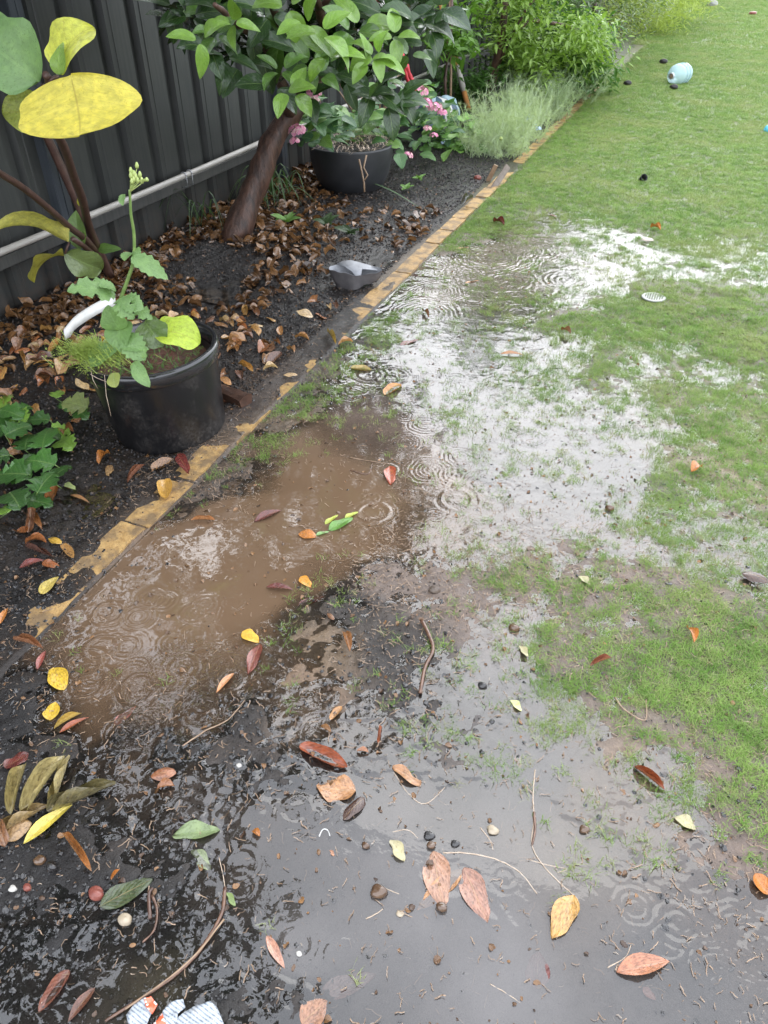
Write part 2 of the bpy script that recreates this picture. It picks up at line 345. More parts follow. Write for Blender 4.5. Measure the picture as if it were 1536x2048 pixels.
M['chip'] = simple('wet_black_chip', (.005, .0045, .0045), (.018, .015, .014), .16, 90, .8, .002, coat=.7)
M['crumb'] = simple('soil_crumb', (.005, .0042, .004), (.020, .016, .015), .5, 90, .8, .002)
M['mudcrumb'] = simple('mud_crumb', (.05, .037, .03), (.13, .095, .07), .3, 90, .8, .002)
M['seed'] = simple('brown_seed', (.06, .03, .015), (.13, .075, .04), .2, 30, .3, coat=.6)
M['stone_red'] = simple('red_pebble', (.16, .04, .028), (.24, .08, .06), .3, 60)
M['stone_pale'] = simple('pale_pebble', (.3, .24, .16), (.42, .35, .26), .3, 60)
M['white_pebble'] = simple('white_pebble', (.42, .40, .36), (.5, .48, .44), .3, 60)
M['plastic_black'] = None
def potmat():
    b = NB('black_pot_plastic'); v = b.objc(); sp = b.n('SeparateXYZ'); b.l(v, sp.inputs[0])
    n = b.noise(7, 6, .65, v); n2 = b.noise(90, 4, .7, v)
    f = b.math('MULTIPLY', b.ramp(n, (.5, 0.0), (.68, 1.0)), b.ramp(n2, (.4, .1), (.7, 1.0)))
    c = b.mixc(b.math('MULTIPLY', f, .75), (.009, .009, .010), (.075, .068, .062))
    r = b.math('ADD', b.math('MULTIPLY', f, .4), .3)
    return b.fin(b.pbsdf(c, r, b.bump(n2, .15, .001), .5))
M['pot'] = potmat()
M['bowl'] = simple('dark_concrete_bowl', (.018, .019, .021), (.034, .035, .038), .45, 8, .3, .001, 120)
M['greypot'] = simple('weathered_grey_plastic', (.06, .055, .058), (.12, .112, .112), .6, 14, .25, .001, 160)
M['greyin'] = simple('pale_grey_plastic_inside', (.20, .205, .22), (.36, .37, .39), .5, 18, .4, .002, 60)
M['pipe'] = simple('grey_pvc_pipe', (.34, .32, .28), (.46, .43, .39), .35, 5, .1, .001)
M['clamp'] = simple('galvanised_clamp', (.45, .46, .48), (.6, .6, .62), .35, 30, .1, metal=.6)
M['wood'] = simple('dark_wet_wood', (.035, .018, .012), (.10, .05, .032), .3, 25, .8, .004, 60, coat=.3)
M['greywood'] = simple('grey_weathered_wood', (.11, .085, .065), (.2, .16, .125), .5, 30, .8, .003, 80)
M['stake'] = simple('garden_stake', (.22, .14, .085), (.32, .22, .14), .5, 30, .6, .003, 80)
M['orange'] = simple('orange_handle', (.60, .24, .07), (.70, .33, .12), .35, 20, .1)
M['white'] = simple('white_plastic', (.48, .47, .44), (.62, .61, .58), .35, 20, .1, coat=.2)
M['red'] = simple('red_cloth', (.42, .015, .02), (.55, .04, .05), .45, 20, .5, .004, 30)
M['teal'] = simple('pale_teal_cloth', (.20, .32, .36), (.40, .50, .54), .5, 12, .3)
M['label'] = simple('faded_label', (.40, .36, .32), (.5, .47, .43), .5, 12, .3)
M['navy'] = simple('navy_stripe', (.03, .06, .09), (.06, .1, .14), .5, 12, .2)
M['pink'] = simple('pink_petal', (.62, .14, .30), (.78, .40, .50), .5, 160, .3)
M['palepink'] = simple('faded_petal', (.58, .38, .34), (.75, .55, .50), .5, 160, .3)
M['blue'] = simple('pale_blue_petal', (.34, .50, .78), (.60, .72, .88), .5, 60, .3)
M['cream'] = leafmat('cream_leaf', vein=(.7, .66, .45), veinmix=.2, rough=.35, trans=.1, coat=.3, mottle=.3)
M['stemgreen'] = simple('green_stem', (.12, .20, .05), (.22, .32, .10), .4, 40)
M['budgreen'] = simple('green_bud', (.28, .38, .10), (.45, .50, .18), .45, 80)
M['stembrown'] = simple('purple_brown_stem', (.055, .028, .022), (.11, .06, .045), .4, 30, .4)
M['ball'] = simple('blue_plastic', (.06, .36, .48), (.10, .45, .58), .3, 10, .1)
M['grate'] = simple('pale_drain_plastic', (.26, .26, .25), (.36, .36, .34), .35, 30, .1)
M['dark'] = simple('dark_hollow', (.01, .01, .01), (.02, .02, .02), .5, 30)

def barkmat():
    b = NB('brown_bark'); v = b.objc(); mp = b.n('Mapping'); b.l(v, mp.inputs[0]); mp.inputs['Scale'].default_value = (1, 1, .25)
    n = b.noise(28, 6, .65, mp.outputs[0]); n2 = b.noise(5, 4, .6, v)
    c = b.mixc(b.ramp(n, (.35, 0.0), (.7, 1.0)), (.028, .016, .012), (.13, .065, .042))
    c = b.mixc(b.math('MULTIPLY', b.ramp(n2, (.5, 0.0), (.7, 1.0)), .5), c, (.14, .075, .055))
    return b.fin(b.pbsdf(c, .42, b.bump(n, 1.0, .014), .5))
M['bark'] = barkmat()
def fencemat(name, c1, c2):
    b = NB(name); v = b.pos(); mp = b.n('Mapping'); b.l(v, mp.inputs[0]); mp.inputs['Scale'].default_value = (1, 1, .05)
    n = b.noise(60, 4, .6, mp.outputs[0]); n2 = b.noise(2.5, 5, .6, v)
    f = b.math('ADD', b.math('MULTIPLY', n, .5), b.math('MULTIPLY', n2, .5))
    c = b.mixc(b.ramp(f, (.38, 0.0), (.62, 1.0)), c1, c2)
    sz = b.n('SeparateXYZ'); b.l(v, sz.inputs[0]); sp_ = b.math('MULTIPLY', b.ramp(sz.outputs[2], (.03, 1.0), (.32, 0.0)), b.ramp(b.noise(22, 5, .7, v), (.42, 0.0), (.6, 1.0)))
    c = b.mixc(b.math('MULTIPLY', sp_, .7), c, (.055, .042, .034))
    c = b.mixc(b.math('MULTIPLY', b.ramp(b.noise(130, 2, .5, mp.outputs[0]), (.6, 0.0), (.72, 1.0)), .35), c, c2)
    return b.fin(b.pbsdf(c, .42, b.bump(n, .08, .001), .4))
M['fence'] = fencemat('grey_green_steel_sheet', (.026, .028, .027), (.044, .045, .041))
M['rail'] = fencemat('weathered_steel_rail', (.045, .046, .045), (.085, .084, .077))
M['post'] = fencemat('blue_grey_steel_post', (.036, .042, .050), (.058, .066, .076))

def brickmat():
    b = NB('yellow_brick'); v = b.pos()
    n = b.noise(55, 5, .7, v); n2 = b.noise(300, 3, .6, v); n3 = b.noise(13, 4, .6, v)
    c = b.mixc(b.ramp(n, (.35, 0.0), (.65, 1.0)), (.33, .195, .07), (.48, .31, .125))
    c = b.mixc(b.math('MULTIPLY', b.ramp(n2, (.55, 0.0), (.62, 1.0)), .55), c, (.10, .06, .03))
    c = b.mixc(b.math('MULTIPLY', b.ramp(n3, (.45, 0.0), (.6, 1.0)), .75), c, (.12, .085, .055))
    return b.fin(b.pbsdf(c, .45, b.bump(b.math('ADD', n, n2), .6, .003), .4))
M['brick'] = brickmat()

def groundmat():
    b = NB('wet_soil'); v = b.pos()
    at = b.n('Attribute', attribute_name='col'); c = at.outputs['Color']
    n = b.noise(45, 6, .7, v); n2 = b.noise(260, 4, .7, v); n3 = b.noise(8, 4, .6, v)
    c = b.mixc(b.ramp(n, (.3, .75), (.65, 0.0)), c, b.mixc(1.0, c, (.42, .40, .38), 'MULTIPLY'))
    c = b.mixc(b.math('MULTIPLY', b.ramp(n2, (.55, 0.0), (.75, 1.0)), .55), c, b.mixc(1.0, c, (2.0, 1.9, 1.8), 'MULTIPLY'))
    c = b.mixc(b.math('MULTIPLY', b.ramp(n3, (.45, 0.0), (.65, 1.0)), .35), c, b.mixc(1.0, c, (1.35, 1.2, 1.05), 'MULTIPLY'))
    h = b.math('ADD', n, b.math('MULTIPLY', n2, .5))
    r = b.ramp(n2, (.35, .22), (.7, .5))
    return b.fin(b.pbsdf(c, r, b.bump(h, .9, .005), .45))
M['ground'] = groundmat()

def watermat():
    b = NB('muddy_water'); v = b.pos()
    at = b.n('Attribute', attribute_name='turb').outputs['Fac']; ac = b.n('Attribute', attribute_name='wcol').outputs['Color']
    h = b.math('ADD', b.math('MULTIPLY', b.noise(34, 3, .5, v), 1.0), b.math('MULTIPLY', b.noise(120, 2, .5, v), .2))
    nrm = b.bump(h, .10, .003)
    fr = b.n('Fresnel', i_IOR=1.66); b.l(nrm, fr.inputs['Normal'])
    gl = b.n('BsdfAnisotropic') if False else b.n('BsdfGlossy'); gl.inputs['Roughness'].default_value = .015; b.l(nrm, gl.inputs['Normal'])
    gl.inputs['Color'].default_value = (1, 1, 1, 1)
    di = b.n('BsdfDiffuse'); n = b.noise(6, 4, .6, v)
    b.l(b.mixc(b.math('MULTIPLY', n, .3), ac, b.mixc(1.0, ac, (.75, .72, .7), 'MULTIPLY')), di.inputs[0])
    tr = b.n('BsdfTransparent'); tr.inputs[0].default_value = (.93, .92, .90, 1)
    m1 = b.n('MixShader'); b.l(at, m1.inputs[0]); b.l(tr.outputs[0], m1.inputs[1]); b.l(di.outputs[0], m1.inputs[2])
    m2 = b.n('MixShader'); b.l(fr.outputs[0], m2.inputs[0]); b.l(m1.outputs[0], m2.inputs[1]); b.l(gl.outputs[0], m2.inputs[2])
    return b.fin(m2)
M['water'] = watermat()

# ---------------------------------------------------------------- the ground: one sheet
def axis(lo, hi, d, flo, fhi, glo, ghi):
    a = list(np.arange(lo, hi, d)); s = d; x = a[-1]
    while x < ghi: s *= fhi; x += s; a.append(x)
    s = d; x = lo; b = []
    while x > glo: s *= flo; x -= s; b.append(x)
    return np.array(b[::-1] + a)
xs = axis(-3.15, 1.0, .008, 1.35, 1.12, -150, 150)
ya = list(np.arange(.1, 2.4, .0075)); yy = ya[-1]
while yy < 30: yy += max(.0075, (yy - 1.6) * .0095); ya.append(yy)
while yy < 260: yy *= 1.2; ya.append(yy)
yb = []; yy = .1; s_ = .0075
while yy > -60: s_ *= 1.35; yy -= s_; yb.append(yy)
ys = np.array(yb[::-1] + ya)
def gridmesh(name, xs, ys, z, mat, attrs, keepmask=None):
    nx, ny = len(xs), len(ys); X, Y = np.meshgrid(xs, ys)
    co = np.stack([X.ravel(), Y.ravel(), z.ravel()], 1).astype(np.float32)
    i = np.arange(nx * ny).reshape(ny, nx)
    q = np.stack([i[:-1, :-1], i[:-1, 1:], i[1:, 1:], i[1:, :-1]], -1).reshape(-1, 4)
    if keepmask is not None:
        km = keepmask.ravel(); q = q[km[q].any(1)]
        used = np.zeros(nx * ny, bool); used[q.ravel()] = True; re = np.cumsum(used) - 1
        co = co[used]; q = re[q]; attrs = {k: (t, a[used]) for k, (t, a) in attrs.items()}
    me = bpy.data.meshes.new(name); me.vertices.add(len(co)); me.vertices.foreach_set('co', co.ravel())
    me.loops.add(len(q) * 4); me.loops.foreach_set('vertex_index', q.ravel().astype(np.int32))
    me.polygons.add(len(q)); me.polygons.foreach_set('loop_start', np.arange(0, len(q) * 4, 4, dtype=np.int32))
    me.polygons.foreach_set('loop_total', np.full(len(q), 4, np.int32))
    me.polygons.foreach_set('use_smooth', np.ones(len(q), bool))
    me.update(calc_edges=True); me.validate()
    for k, (t, a) in attrs.items():
        at_ = me.attributes.new(k, t, 'POINT')
        if t == 'FLOAT': at_.data.foreach_set('value', a.astype(np.float32).ravel())
        else: at_.data.foreach_set('color', np.concatenate([a, np.ones((len(a), 1))], 1).astype(np.float32).ravel())
    me.materials.append(mat)
    o = bpy.data.objects.new(name, me); link(o); return o
X, Y = np.meshgrid(xs, ys); xf, yf = X.ravel(), Y.ravel()
gz = height(xf, yf)
far = np.clip((yf - 8) / 4, 0, 1) ; gz = gz * (1 - far) + far * (.018)
off = np.clip((np.maximum(xf - 2, -3.2 - xf)) / 2, 0, 1); gz = gz * (1 - off) + off * .018
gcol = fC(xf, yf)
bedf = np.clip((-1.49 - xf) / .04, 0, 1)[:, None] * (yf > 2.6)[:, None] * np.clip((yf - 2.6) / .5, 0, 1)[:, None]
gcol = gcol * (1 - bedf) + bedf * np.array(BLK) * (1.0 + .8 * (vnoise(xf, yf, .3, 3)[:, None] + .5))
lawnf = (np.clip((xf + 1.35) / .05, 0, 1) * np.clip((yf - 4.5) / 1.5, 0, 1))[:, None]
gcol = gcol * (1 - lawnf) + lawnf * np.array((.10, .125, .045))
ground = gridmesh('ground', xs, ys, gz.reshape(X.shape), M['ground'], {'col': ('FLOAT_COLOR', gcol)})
tag(ground, kind='structure')

# ---------------------------------------------------------------- the water, with every ring raised in the mesh
wx = np.arange(-1.56, .95, .0042)
wy = [.12]
while wy[-1] < 6.6: wy.append(wy[-1] + max(.0040, .0040 * (wy[-1] ** 2 + 2.2) ** .5 / 2.0))
wy = np.array(wy)
WX, WY = np.meshgrid(wx, wy); wz = np.zeros(WX.shape)
RINGS = [(370,1390,34,5),(300,1350,26,4),(190,1350,30,4),(260,1290,36,5),(250,1380,46,6),(270,1415,48,6),(145,1410,28,4),(250,1340,28,4),(345,1300,24,3),(365,1285,14,2),(315,1350,20,3),(400,1220,16,3),(285,1210,10,2),
(460,1340,42,5),(140,1460,26,4),(385,1510,14,3),(445,1510,22,3),(585,1345,18,3),(540,1310,14,2),(620,1300,16,2),(650,1420,40,5),(640,1460,48,5),(590,1440,56,6),(335,1615,34,4),(380,1607,24,3),(450,1627,26,1),(240,1640,60,6),(262,1697,12,3),(215,1600,46,5),
(985,515,90,9),(880,583,56,7),(850,625,72,7),(1000,470,70,7),(940,540,60,6),(1060,500,60,6),(1040,625,40,4),(990,555,80,7),(1100,520,50,5),(920,500,50,5),(1130,560,50,4),
(750,825,18,3),(810,830,22,3),(810,885,30,4),(780,887,14,3),(840,880,16,2),(860,940,48,5),(910,950,40,4),(915,975,26,3),(880,1010,20,3),(920,915,40,4),(870,1030,16,2),(735,770,26,3),(760,780,22,3),(700,790,26,3),(850,850,30,3),(910,1020,16,2),(975,1100,22,3),
(1270,1815,32,2),(1350,1870,24,2),(1375,1885,30,3),(1420,1870,22,2),(1365,1990,34,4),(1450,1960,66,6),(1490,1880,60,5),(1515,1980,60,6),(1480,2030,60,6),(1440,1890,36,4),(1530,1900,60,5),(595,1890,26,1),(710,2000,20,2),(770,1897,16,2),(678,1893,12,3),(982,1934,16,3),(965,1880,64,2),(910,1870,100,2),(1180,1975,50,1),(520,1930,36,2),
(240,1890,34,2),(200,1920,30,2),(620,1640,18,1),(1200,1540,16,2),(1500,1380,30,5),(1455,1100,22,2),(1400,1620,12,2),(560,1460,20,3),(900,1700,16,1),(1040,1590,14,1),(705,1780,10,2),(892,1700,10,2),(1240,1745,16,1),(1010,1755,20,1),(880,1640,14,1)]
for k in range(60):
    RINGS.append((random.uniform(90, 480), random.uniform(1180, 1480), random.uniform(6, 40), random.choice([1, 2, 3, 4])))
for k in range(90):
    RINGS.append((random.uniform(700, 1250), random.uniform(440, 1050), random.uniform(8, 34), random.choice([1, 2, 3])))
for k in range(40):
    RINGS.append((random.uniform(350, 1400), random.uniform(1500, 2040), random.uniform(8, 34), random.choice([1, 1, 2])))
for k in range(26):
    RINGS.append((random.uniform(250, 750), random.uniform(930, 1250), random.uniform(5, 12), 1))
def add_ring(cx, cy, R, n, amp):
    lam = max(R / (n + .6), .0085); m = R + lam * 1.5
    i0, i1 = np.searchsorted(wx, [cx - m, cx + m]); j0, j1 = np.searchsorted(wy, [cy - m, cy + m])
    if i1 <= i0 or j1 <= j0: return
    xx, yy_ = WX[j0:j1, i0:i1], WY[j0:j1, i0:i1]; r = np.hypot(xx - cx, yy_ - cy); r = r * (1 + .16 * vnoise(xx, yy_, .045, 7) + .10 * vnoise(xx, yy_, .018, 9))
    env = np.clip((r - (R - n * lam)) / lam, 0, 1) * np.clip((R + lam - r) / lam, 0, 1) if n < 5 else np.clip((R + lam - r) / (lam), 0, 1) * (.4 + .6 * np.clip(r / R, 0, 1))
    wz[j0:j1, i0:i1] += amp * env * np.cos((r - R) / lam * 2 * math.pi)
for (px, py, R, n) in RINGS:
    c = G(px, py); d = c.length; d = math.hypot(c.xy.length, CAM_H); Rw = R / FPX * d
    if Rw < .006: Rw = .006
    lam = max(Rw / (n + .6), .0085)
    am = lam * random.uniform(.024, .044) * (1.3 if px < 520 and 1150 < py < 1500 else 1)
    if py < 720 and (px, py) not in ((985, 515), (880, 583), (850, 625)): am *= .4
    if py > 1480 and px < 1230: am *= .45 if R < 50 else .12
    add_ring(c.x, c.y, Rw, n, am)
wxf, wyf = WX.ravel(), WY.ravel()
gh = height(wxf, wyf)
chop = np.exp(-(((wxf + .85) / .6) ** 2 + ((wyf - 4.6) / 1.2) ** 2)) * .0022 + .0002
wzf = wz.ravel() + chop * fbm(wxf * .8, wyf * 2.0, .09, 3, 31)
wzf += .0009 * fbm(wxf, wyf, .05, 2, 41) * np.exp(-(((wxf + 1.1) / .25) ** 2 + ((wyf - .8) / .25) ** 2))
nl = np.clip(fCh(wxf, wyf) * 1.6, 0, 1) * (wyf < 1.5)
wzf += .0030 * nl * fbm(wxf, wyf, .034, 2, 43)
# water clings upward where mud almost breaks the surface
wzf += .0016 * np.exp(-(np.clip(-gh, 0, 1) / .0022) ** 2)
depth = np.clip(-gh, 0, 1) * 1000
turb = 1 - np.exp(-depth * np.clip(fT(wxf, wyf), .01, 1) * np.exp(1.1 * fbm(wxf, wyf, .22, 4, 81)))
wc = fC(wxf, wyf)
pool = np.clip((np.exp(-(((wxf + .95) / .45) ** 2 + ((wyf - 1.3) / .75) ** 2)) * 2.0), 0, 1)[:, None]
wcol = (wc * 1.2 + .035) * (1 - pool) + np.array((.138, .088, .053)) * pool
nearby = gh.reshape(WX.shape) < .004
water = gridmesh('water', wx, wy, wzf.reshape(WX.shape), M['water'], {'turb': ('FLOAT', turb), 'wcol': ('FLOAT_COLOR', wcol)}, nearby)
tag(water, kind='structure')
# the two small pools in the garden bed
for nm, cx, cy, rx, ry in (('water', *G(175, 990).xy, .17, .16), ('water', *G(465, 578).xy, .22, .2)):
    gx = np.arange(cx - rx, min(cx + rx, -1.565), .012); gy = np.arange(cy - ry, cy + ry, .012); a, b_ = np.meshgrid(gx, gy)
    g2 = height(a.ravel(), b_.ravel()); lv = -.001
    o = gridmesh(nm, gx, gy, np.full(a.shape, lv), M['water'], {'turb': ('FLOAT', 1 - np.exp(-np.clip(lv - g2, 0, 1) * 1000 * .10)), 'wcol': ('FLOAT_COLOR', np.tile((.10, .075, .055), (a.size, 1)))}, (g2 < .003).reshape(a.shape))
    tag(o, kind='structure')
def hz(x, y): return float(height([x], [y])[0])

# ---------------------------------------------------------------- scatter (only for what nobody could count)
def hidden_coll(name, objs):
    c = bpy.data.collections.new(name)
    for o in objs:
        for k in list(o.users_collection): k.objects.unlink(o)
        c.objects.link(o)
    return c
def scatter(name, pts, sc, rot, idx, variants, label, cat=None):
    me = bpy.data.meshes.new(name); me.vertices.add(len(pts)); me.vertices.foreach_set('co', np.asarray(pts, np.float32).ravel())
    for k, t, a, f in (('sc', 'FLOAT', sc, 'value'), ('rot', 'FLOAT_VECTOR', rot, 'vector'), ('idx', 'INT', idx, 'value')):
        q = me.attributes.new(k, t, 'POINT'); q.data.foreach_set(f, np.asarray(a, np.int32 if t == 'INT' else np.float32).ravel())
    me.update(); o = bpy.data.objects.new(name, me); link(o)
    coll = hidden_coll(name + '_kinds', variants)
    ng = bpy.data.node_groups.new(name, 'GeometryNodeTree')
    ng.interface.new_socket('Geometry', in_out='INPUT', socket_type='NodeSocketGeometry'); ng.interface.new_socket('Geometry', in_out='OUTPUT', socket_type='NodeSocketGeometry')
    N = ng.nodes; i = N.new('NodeGroupInput'); u = N.new('NodeGroupOutput'); ip = N.new('GeometryNodeInstanceOnPoints')
    ci = N.new('GeometryNodeCollectionInfo'); ci.inputs['Collection'].default_value = coll; ci.inputs['Separate Children'].default_value = True; ci.inputs['Reset Children'].default_value = True
    ip.inputs['Pick Instance'].default_value = True
    def attr(nm, t):
        a = N.new('GeometryNodeInputNamedAttribute'); a.data_type = t; a.inputs[0].default_value = nm; return [q for q in a.outputs if q.enabled and q.name == 'Attribute'][0]
    L = ng.links.new
    L(i.outputs[0], ip.inputs['Points']); L(ci.outputs[0], ip.inputs['Instance']); L(attr('idx', 'INT'), ip.inputs['Instance Index'])
    L(attr('rot', 'FLOAT_VECTOR'), ip.inputs['Rotation']); L(attr('sc', 'FLOAT'), ip.inputs['Scale']); L(ip.outputs[0], u.inputs[0])
    md = o.modifiers.new('scatter', 'NODES'); md.node_group = ng
    tag(o, label, cat, None, 'stuff'); return o

def blade_mesh(bm, base, ang, L, w, bend, lean):
    d = Vector((math.cos(ang), math.sin(ang), 0)); s = Vector((-d.y, d.x, 0)); prev = None
    for k in range(4):
        t = k / 3; p = Vector(base) + d * (L * (lean * t + bend * t * t)) + Vector((0, 0, L * (t * (1.0 - .45 * bend * t))))
        ww = w * (1 - t) ** .6 * .5 if k < 3 else 0
        cur = [bm.verts.new(p - s * ww), bm.verts.new(p + s * ww)] if k < 3 else [bm.verts.new(p)]
        if prev: bm.faces.new(prev + cur[::-1] if len(cur) == 2 else (prev[0], prev[1], cur[0]))
        prev = cur
def tuft(name, n, R, L, w, mat, lean=(.1, .9)):
    bm = bmesh.new()
    for k in range(n):
        a = random.uniform(0, 6.28); r = R * math.sqrt(random.random()); b = random.uniform(0, 6.28)
        blade_mesh(bm, (r * math.cos(b), r * math.sin(b), -.002), a, L * random.uniform(.5, 1.15), w * random.uniform(.7, 1.2), random.uniform(.1, 1.0), random.uniform(*lean))
    return bmobj(name, bm, mat)
def gpoints(n, x0, x1, y0, y1, power=1.0):
    return RNG.uniform(x0, x1, n), y0 + (y1 - y0) * RNG.random(n) ** power
def grass_points():
    out = []
    for (x0, x1, y0, y1, dens, sc) in ((-1.37, 1.1, .2, 2.6, 9500, .85), (-1.37, 1.3, 2.6, 5.0, 7000, .95), (-1.37, 1.5, 5, 9, 3800, 1.15), (-1.37, 1.6, 9, 15, 1900, 1.5), (-1.6, 1.8, 15, 30, 600, 2.3), (1.1, 4.5, .2, 12, 500, 1.6)):
        n = int((x1 - x0) * (y1 - y0) * dens); x = RNG.uniform(x0, x1, n); y = RNG.uniform(y0, y1, n)
        g = fG(x, y) if y0 < 9 else np.ones(n)
        if x0 > 1: g = np.clip(g, .6, 1)
        cl = .5 + fbm(x, y, .10, 3, 51) * .75 + fbm(x, y, .028, 2, 61) * .55
        k = RNG.random(n) < np.clip((g * 1.3 - cl) * 1.7, 0, 1) * np.clip(.4 + g, 0, 1)
        k |= (RNG.random(n) < np.clip(g * 1.1 + .02 * (g > .02), 0, .5) * .95 * (fbm(x, y, .04, 3, 71) > .03)) & (y > .9)
        x, y = x[k], y[k]; z = height(x, y); z = np.where(y > 9, .018, z); k2 = z > -.016; z = np.maximum(z, -.001)
        g2 = g[k][k2]
        out.append(np.stack([x[k2], y[k2], z[k2], sc * RNG.uniform(.75, 1.25, k2.sum()) * np.where(g2 < .45, 1.1, .85 + .25 * g2)], 1))
    return np.concatenate(out)
gp = grass_points()
tufts = [tuft('grass_tuft', 15, .017, .018, .0014, M['grass']) for _ in range(5)]
n = len(gp); rot = np.stack([RNG.uniform(-.25, .25, n), RNG.uniform(-.25, .25, n), RNG.uniform(0, 6.28, n)], 1)
scatter('grass', gp[:, :3], gp[:, 3], rot, RNG.integers(0, 5, n), tufts, 'short wet green lawn grass, thinning out into the flooded mud')
print('grass', n)

# bits of dead grass and root lying in the mud
def strip(name, L, w, mat, curl):
    bm = bmesh.new(); prev = None; p = Vector((-L / 2, 0, .001)); a = random.uniform(-.6, .6); N_ = 6
    for k in range(N_ + 1):
        s = Vector((-math.sin(a), math.cos(a), 0)) * w / 2; z = Vector((0, 0, .002 * random.random()))
        cur = [bm.verts.new(p - s + z), bm.verts.new(p + s + z)]
        if prev: bm.faces.new((prev[0], prev[1], cur[1], cur[0]))
        prev = cur; a += random.uniform(-curl, curl); p = p + Vector((math.cos(a), math.sin(a), 0)) * L / N_
    return bmobj(name, bm, mat)
def scatter_mask(n, boxes, fn):
    x, y = [], []
    for (x0, x1, y0, y1) in boxes: x.append(RNG.uniform(x0, x1, n)); y.append(RNG.uniform(y0, y1, n))
    x = np.concatenate(x); y = np.concatenate(y); k = RNG.random(len(x)) < fn(x, y); return x[k], y[k]
SD = [(760,1150,1),(850,1120,1),(950,1150,1),(1050,1150,.9),(900,1200,.9),(1000,1250,.7),(800,1250,.5),(850,1350,.6),(900,1420,.4),(1000,1350,.25),(1300,1600,.35),(1200,1550,.2),
(1400,1700,.4),(1500,1650,.5),(1300,1000,.5),(1450,1000,.5),(1400,850,.4),(1200,1250,.5),(1400,1300,.3),(1000,1000,.4),(960,940,.5),(1100,950,.4),(1200,850,.45),(1100,700,.4),(900,700,.3),(900,820,.45),(1000,900,.4),
(600,1300,.1),(650,1200,.2),(450,970,.5),(560,860,.5),(640,780,.4),(700,700,.3),(400,1200,.0),(600,1000,.03),(350,1480,.3),(480,1440,.3),(800,1480,.4),(700,1460,.3),(800,1700,.18),(1000,1850,.16),(600,1800,.16),(1200,1750,.28),
(100,1800,.15),(300,1950,.1),(1000,500,.0),(1450,600,.15),(1300,300,.1),(600,880,.1),(150,1080,.3),(50,1200,.3),(500,780,.4),(250,930,.3)]
fS = shepard(SD)
x, y = scatter_mask(52000, [(-1.6, .9, .2, 2.0), (-1.6, .9, 1.6, 4.2)], lambda x, y: fS(x, y) * .62)
z = height(x, y); z = np.where(z < -.001, np.where(RNG.random(len(x)) < .5, .0006, z), z); n = len(x)
vs = [strip('straw_bit', random.uniform(.008, .024), random.uniform(.0008, .0018), random.choice([M['straw'], M['straw2'], M['straw2']]), .7) for _ in range(10)]
scatter('straw_litter', np.stack([x, y, z + .001], 1), RNG.uniform(.6, 1.4, n), np.stack([RNG.uniform(-.4, .4, n), RNG.uniform(-.4, .4, n), RNG.uniform(0, 6.28, n)], 1), RNG.integers(0, 10, n), vs,
        'fine pale bits of dead grass and roots lying in the mud')
print('straw', n)

def chipobj(name, s, mat, flat=.5):
    bm = bmesh.new(); bmesh.ops.create_icosphere(bm, subdivisions=2 if s > .006 else 1, radius=s)
    ax = (random.uniform(.6, 1.5), random.uniform(.5, 1), random.uniform(flat * .7, flat * 1.3))
    for v in bm.verts:
        k = 1 + random.uniform(-.26, .26); v.co = Vector((v.co.x * ax[0], v.co.y * ax[1], v.co.z * ax[2])) * k
    return bmobj(name, bm, mat)
# black bark chips in the near left corner, and along the shore
x, y = scatter_mask(26000, [(-1.5, .9, .2, 1.3), (-1.6, .9, 1.0, 3.0)], lambda x, y: np.clip(fCh(x, y), 0, 1) ** 1.15 * .95)
z = height(x, y); n = len(x); s_ = .2 + 1.1 * RNG.random(n) ** 3.4
z = np.where(z < -.004, np.maximum(z, -.004), z)
vs = [chipobj('bark_chip', .0065, M['chip'], random.uniform(.35, .8)) for _ in range(9)]
scatter('bark_chips', np.stack([x, y, z + .001], 1), s_, np.stack([RNG.uniform(-.4, .4, n), RNG.uniform(-.4, .4, n), RNG.uniform(0, 6.28, n)], 1), RNG.integers(0, 9, n), vs,
        'wet black bark chips and charcoal grit along the near edge of the puddle')
print('chips', n)
# crumbs over the black garden bed
x, y = scatter_mask(30000, [(-3.0, -1.5, .6, 3.2), (-3.0, -1.5, 3.2, 6.8)], lambda x, y: np.full(len(x), .5))
z = height(x, y); k = z > 0; x, y, z = x[k], y[k], z[k]; n = len(x)
vs = [chipobj('soil_crumb', .0055, M['crumb'], .8) for _ in range(7)] + [chipobj('soil_crumb', .004, M['mudcrumb'], .8)]
scatter('soil_crumbs', np.stack([x, y, z], 1), RNG.uniform(.5, 1.7, n), RNG.uniform(0, 6, (n, 3)), RNG.integers(0, 8, n), vs, 'crumbly wet black soil of the garden bed')
x, y = scatter_mask(30000, [(-1.5, .9, .4, 2.6)], lambda x, y: fS(x, y) * .45)
z = height(x, y); k = z > -.001; x, y, z = x[k], y[k], z[k]; n = len(x)
vs = [chipobj('mud_crumb', .0035, random.choice([M['mudcrumb'], M['mudcrumb'], M['crumb']]), .6) for _ in range(7)]
scatter('mud_crumbs', np.stack([x, y, z], 1), RNG.uniform(.4, 1.4, n), RNG.uniform(0, 6, (n, 3)), RNG.integers(0, 7, n), vs, 'small lumps of brown mud between the puddles')

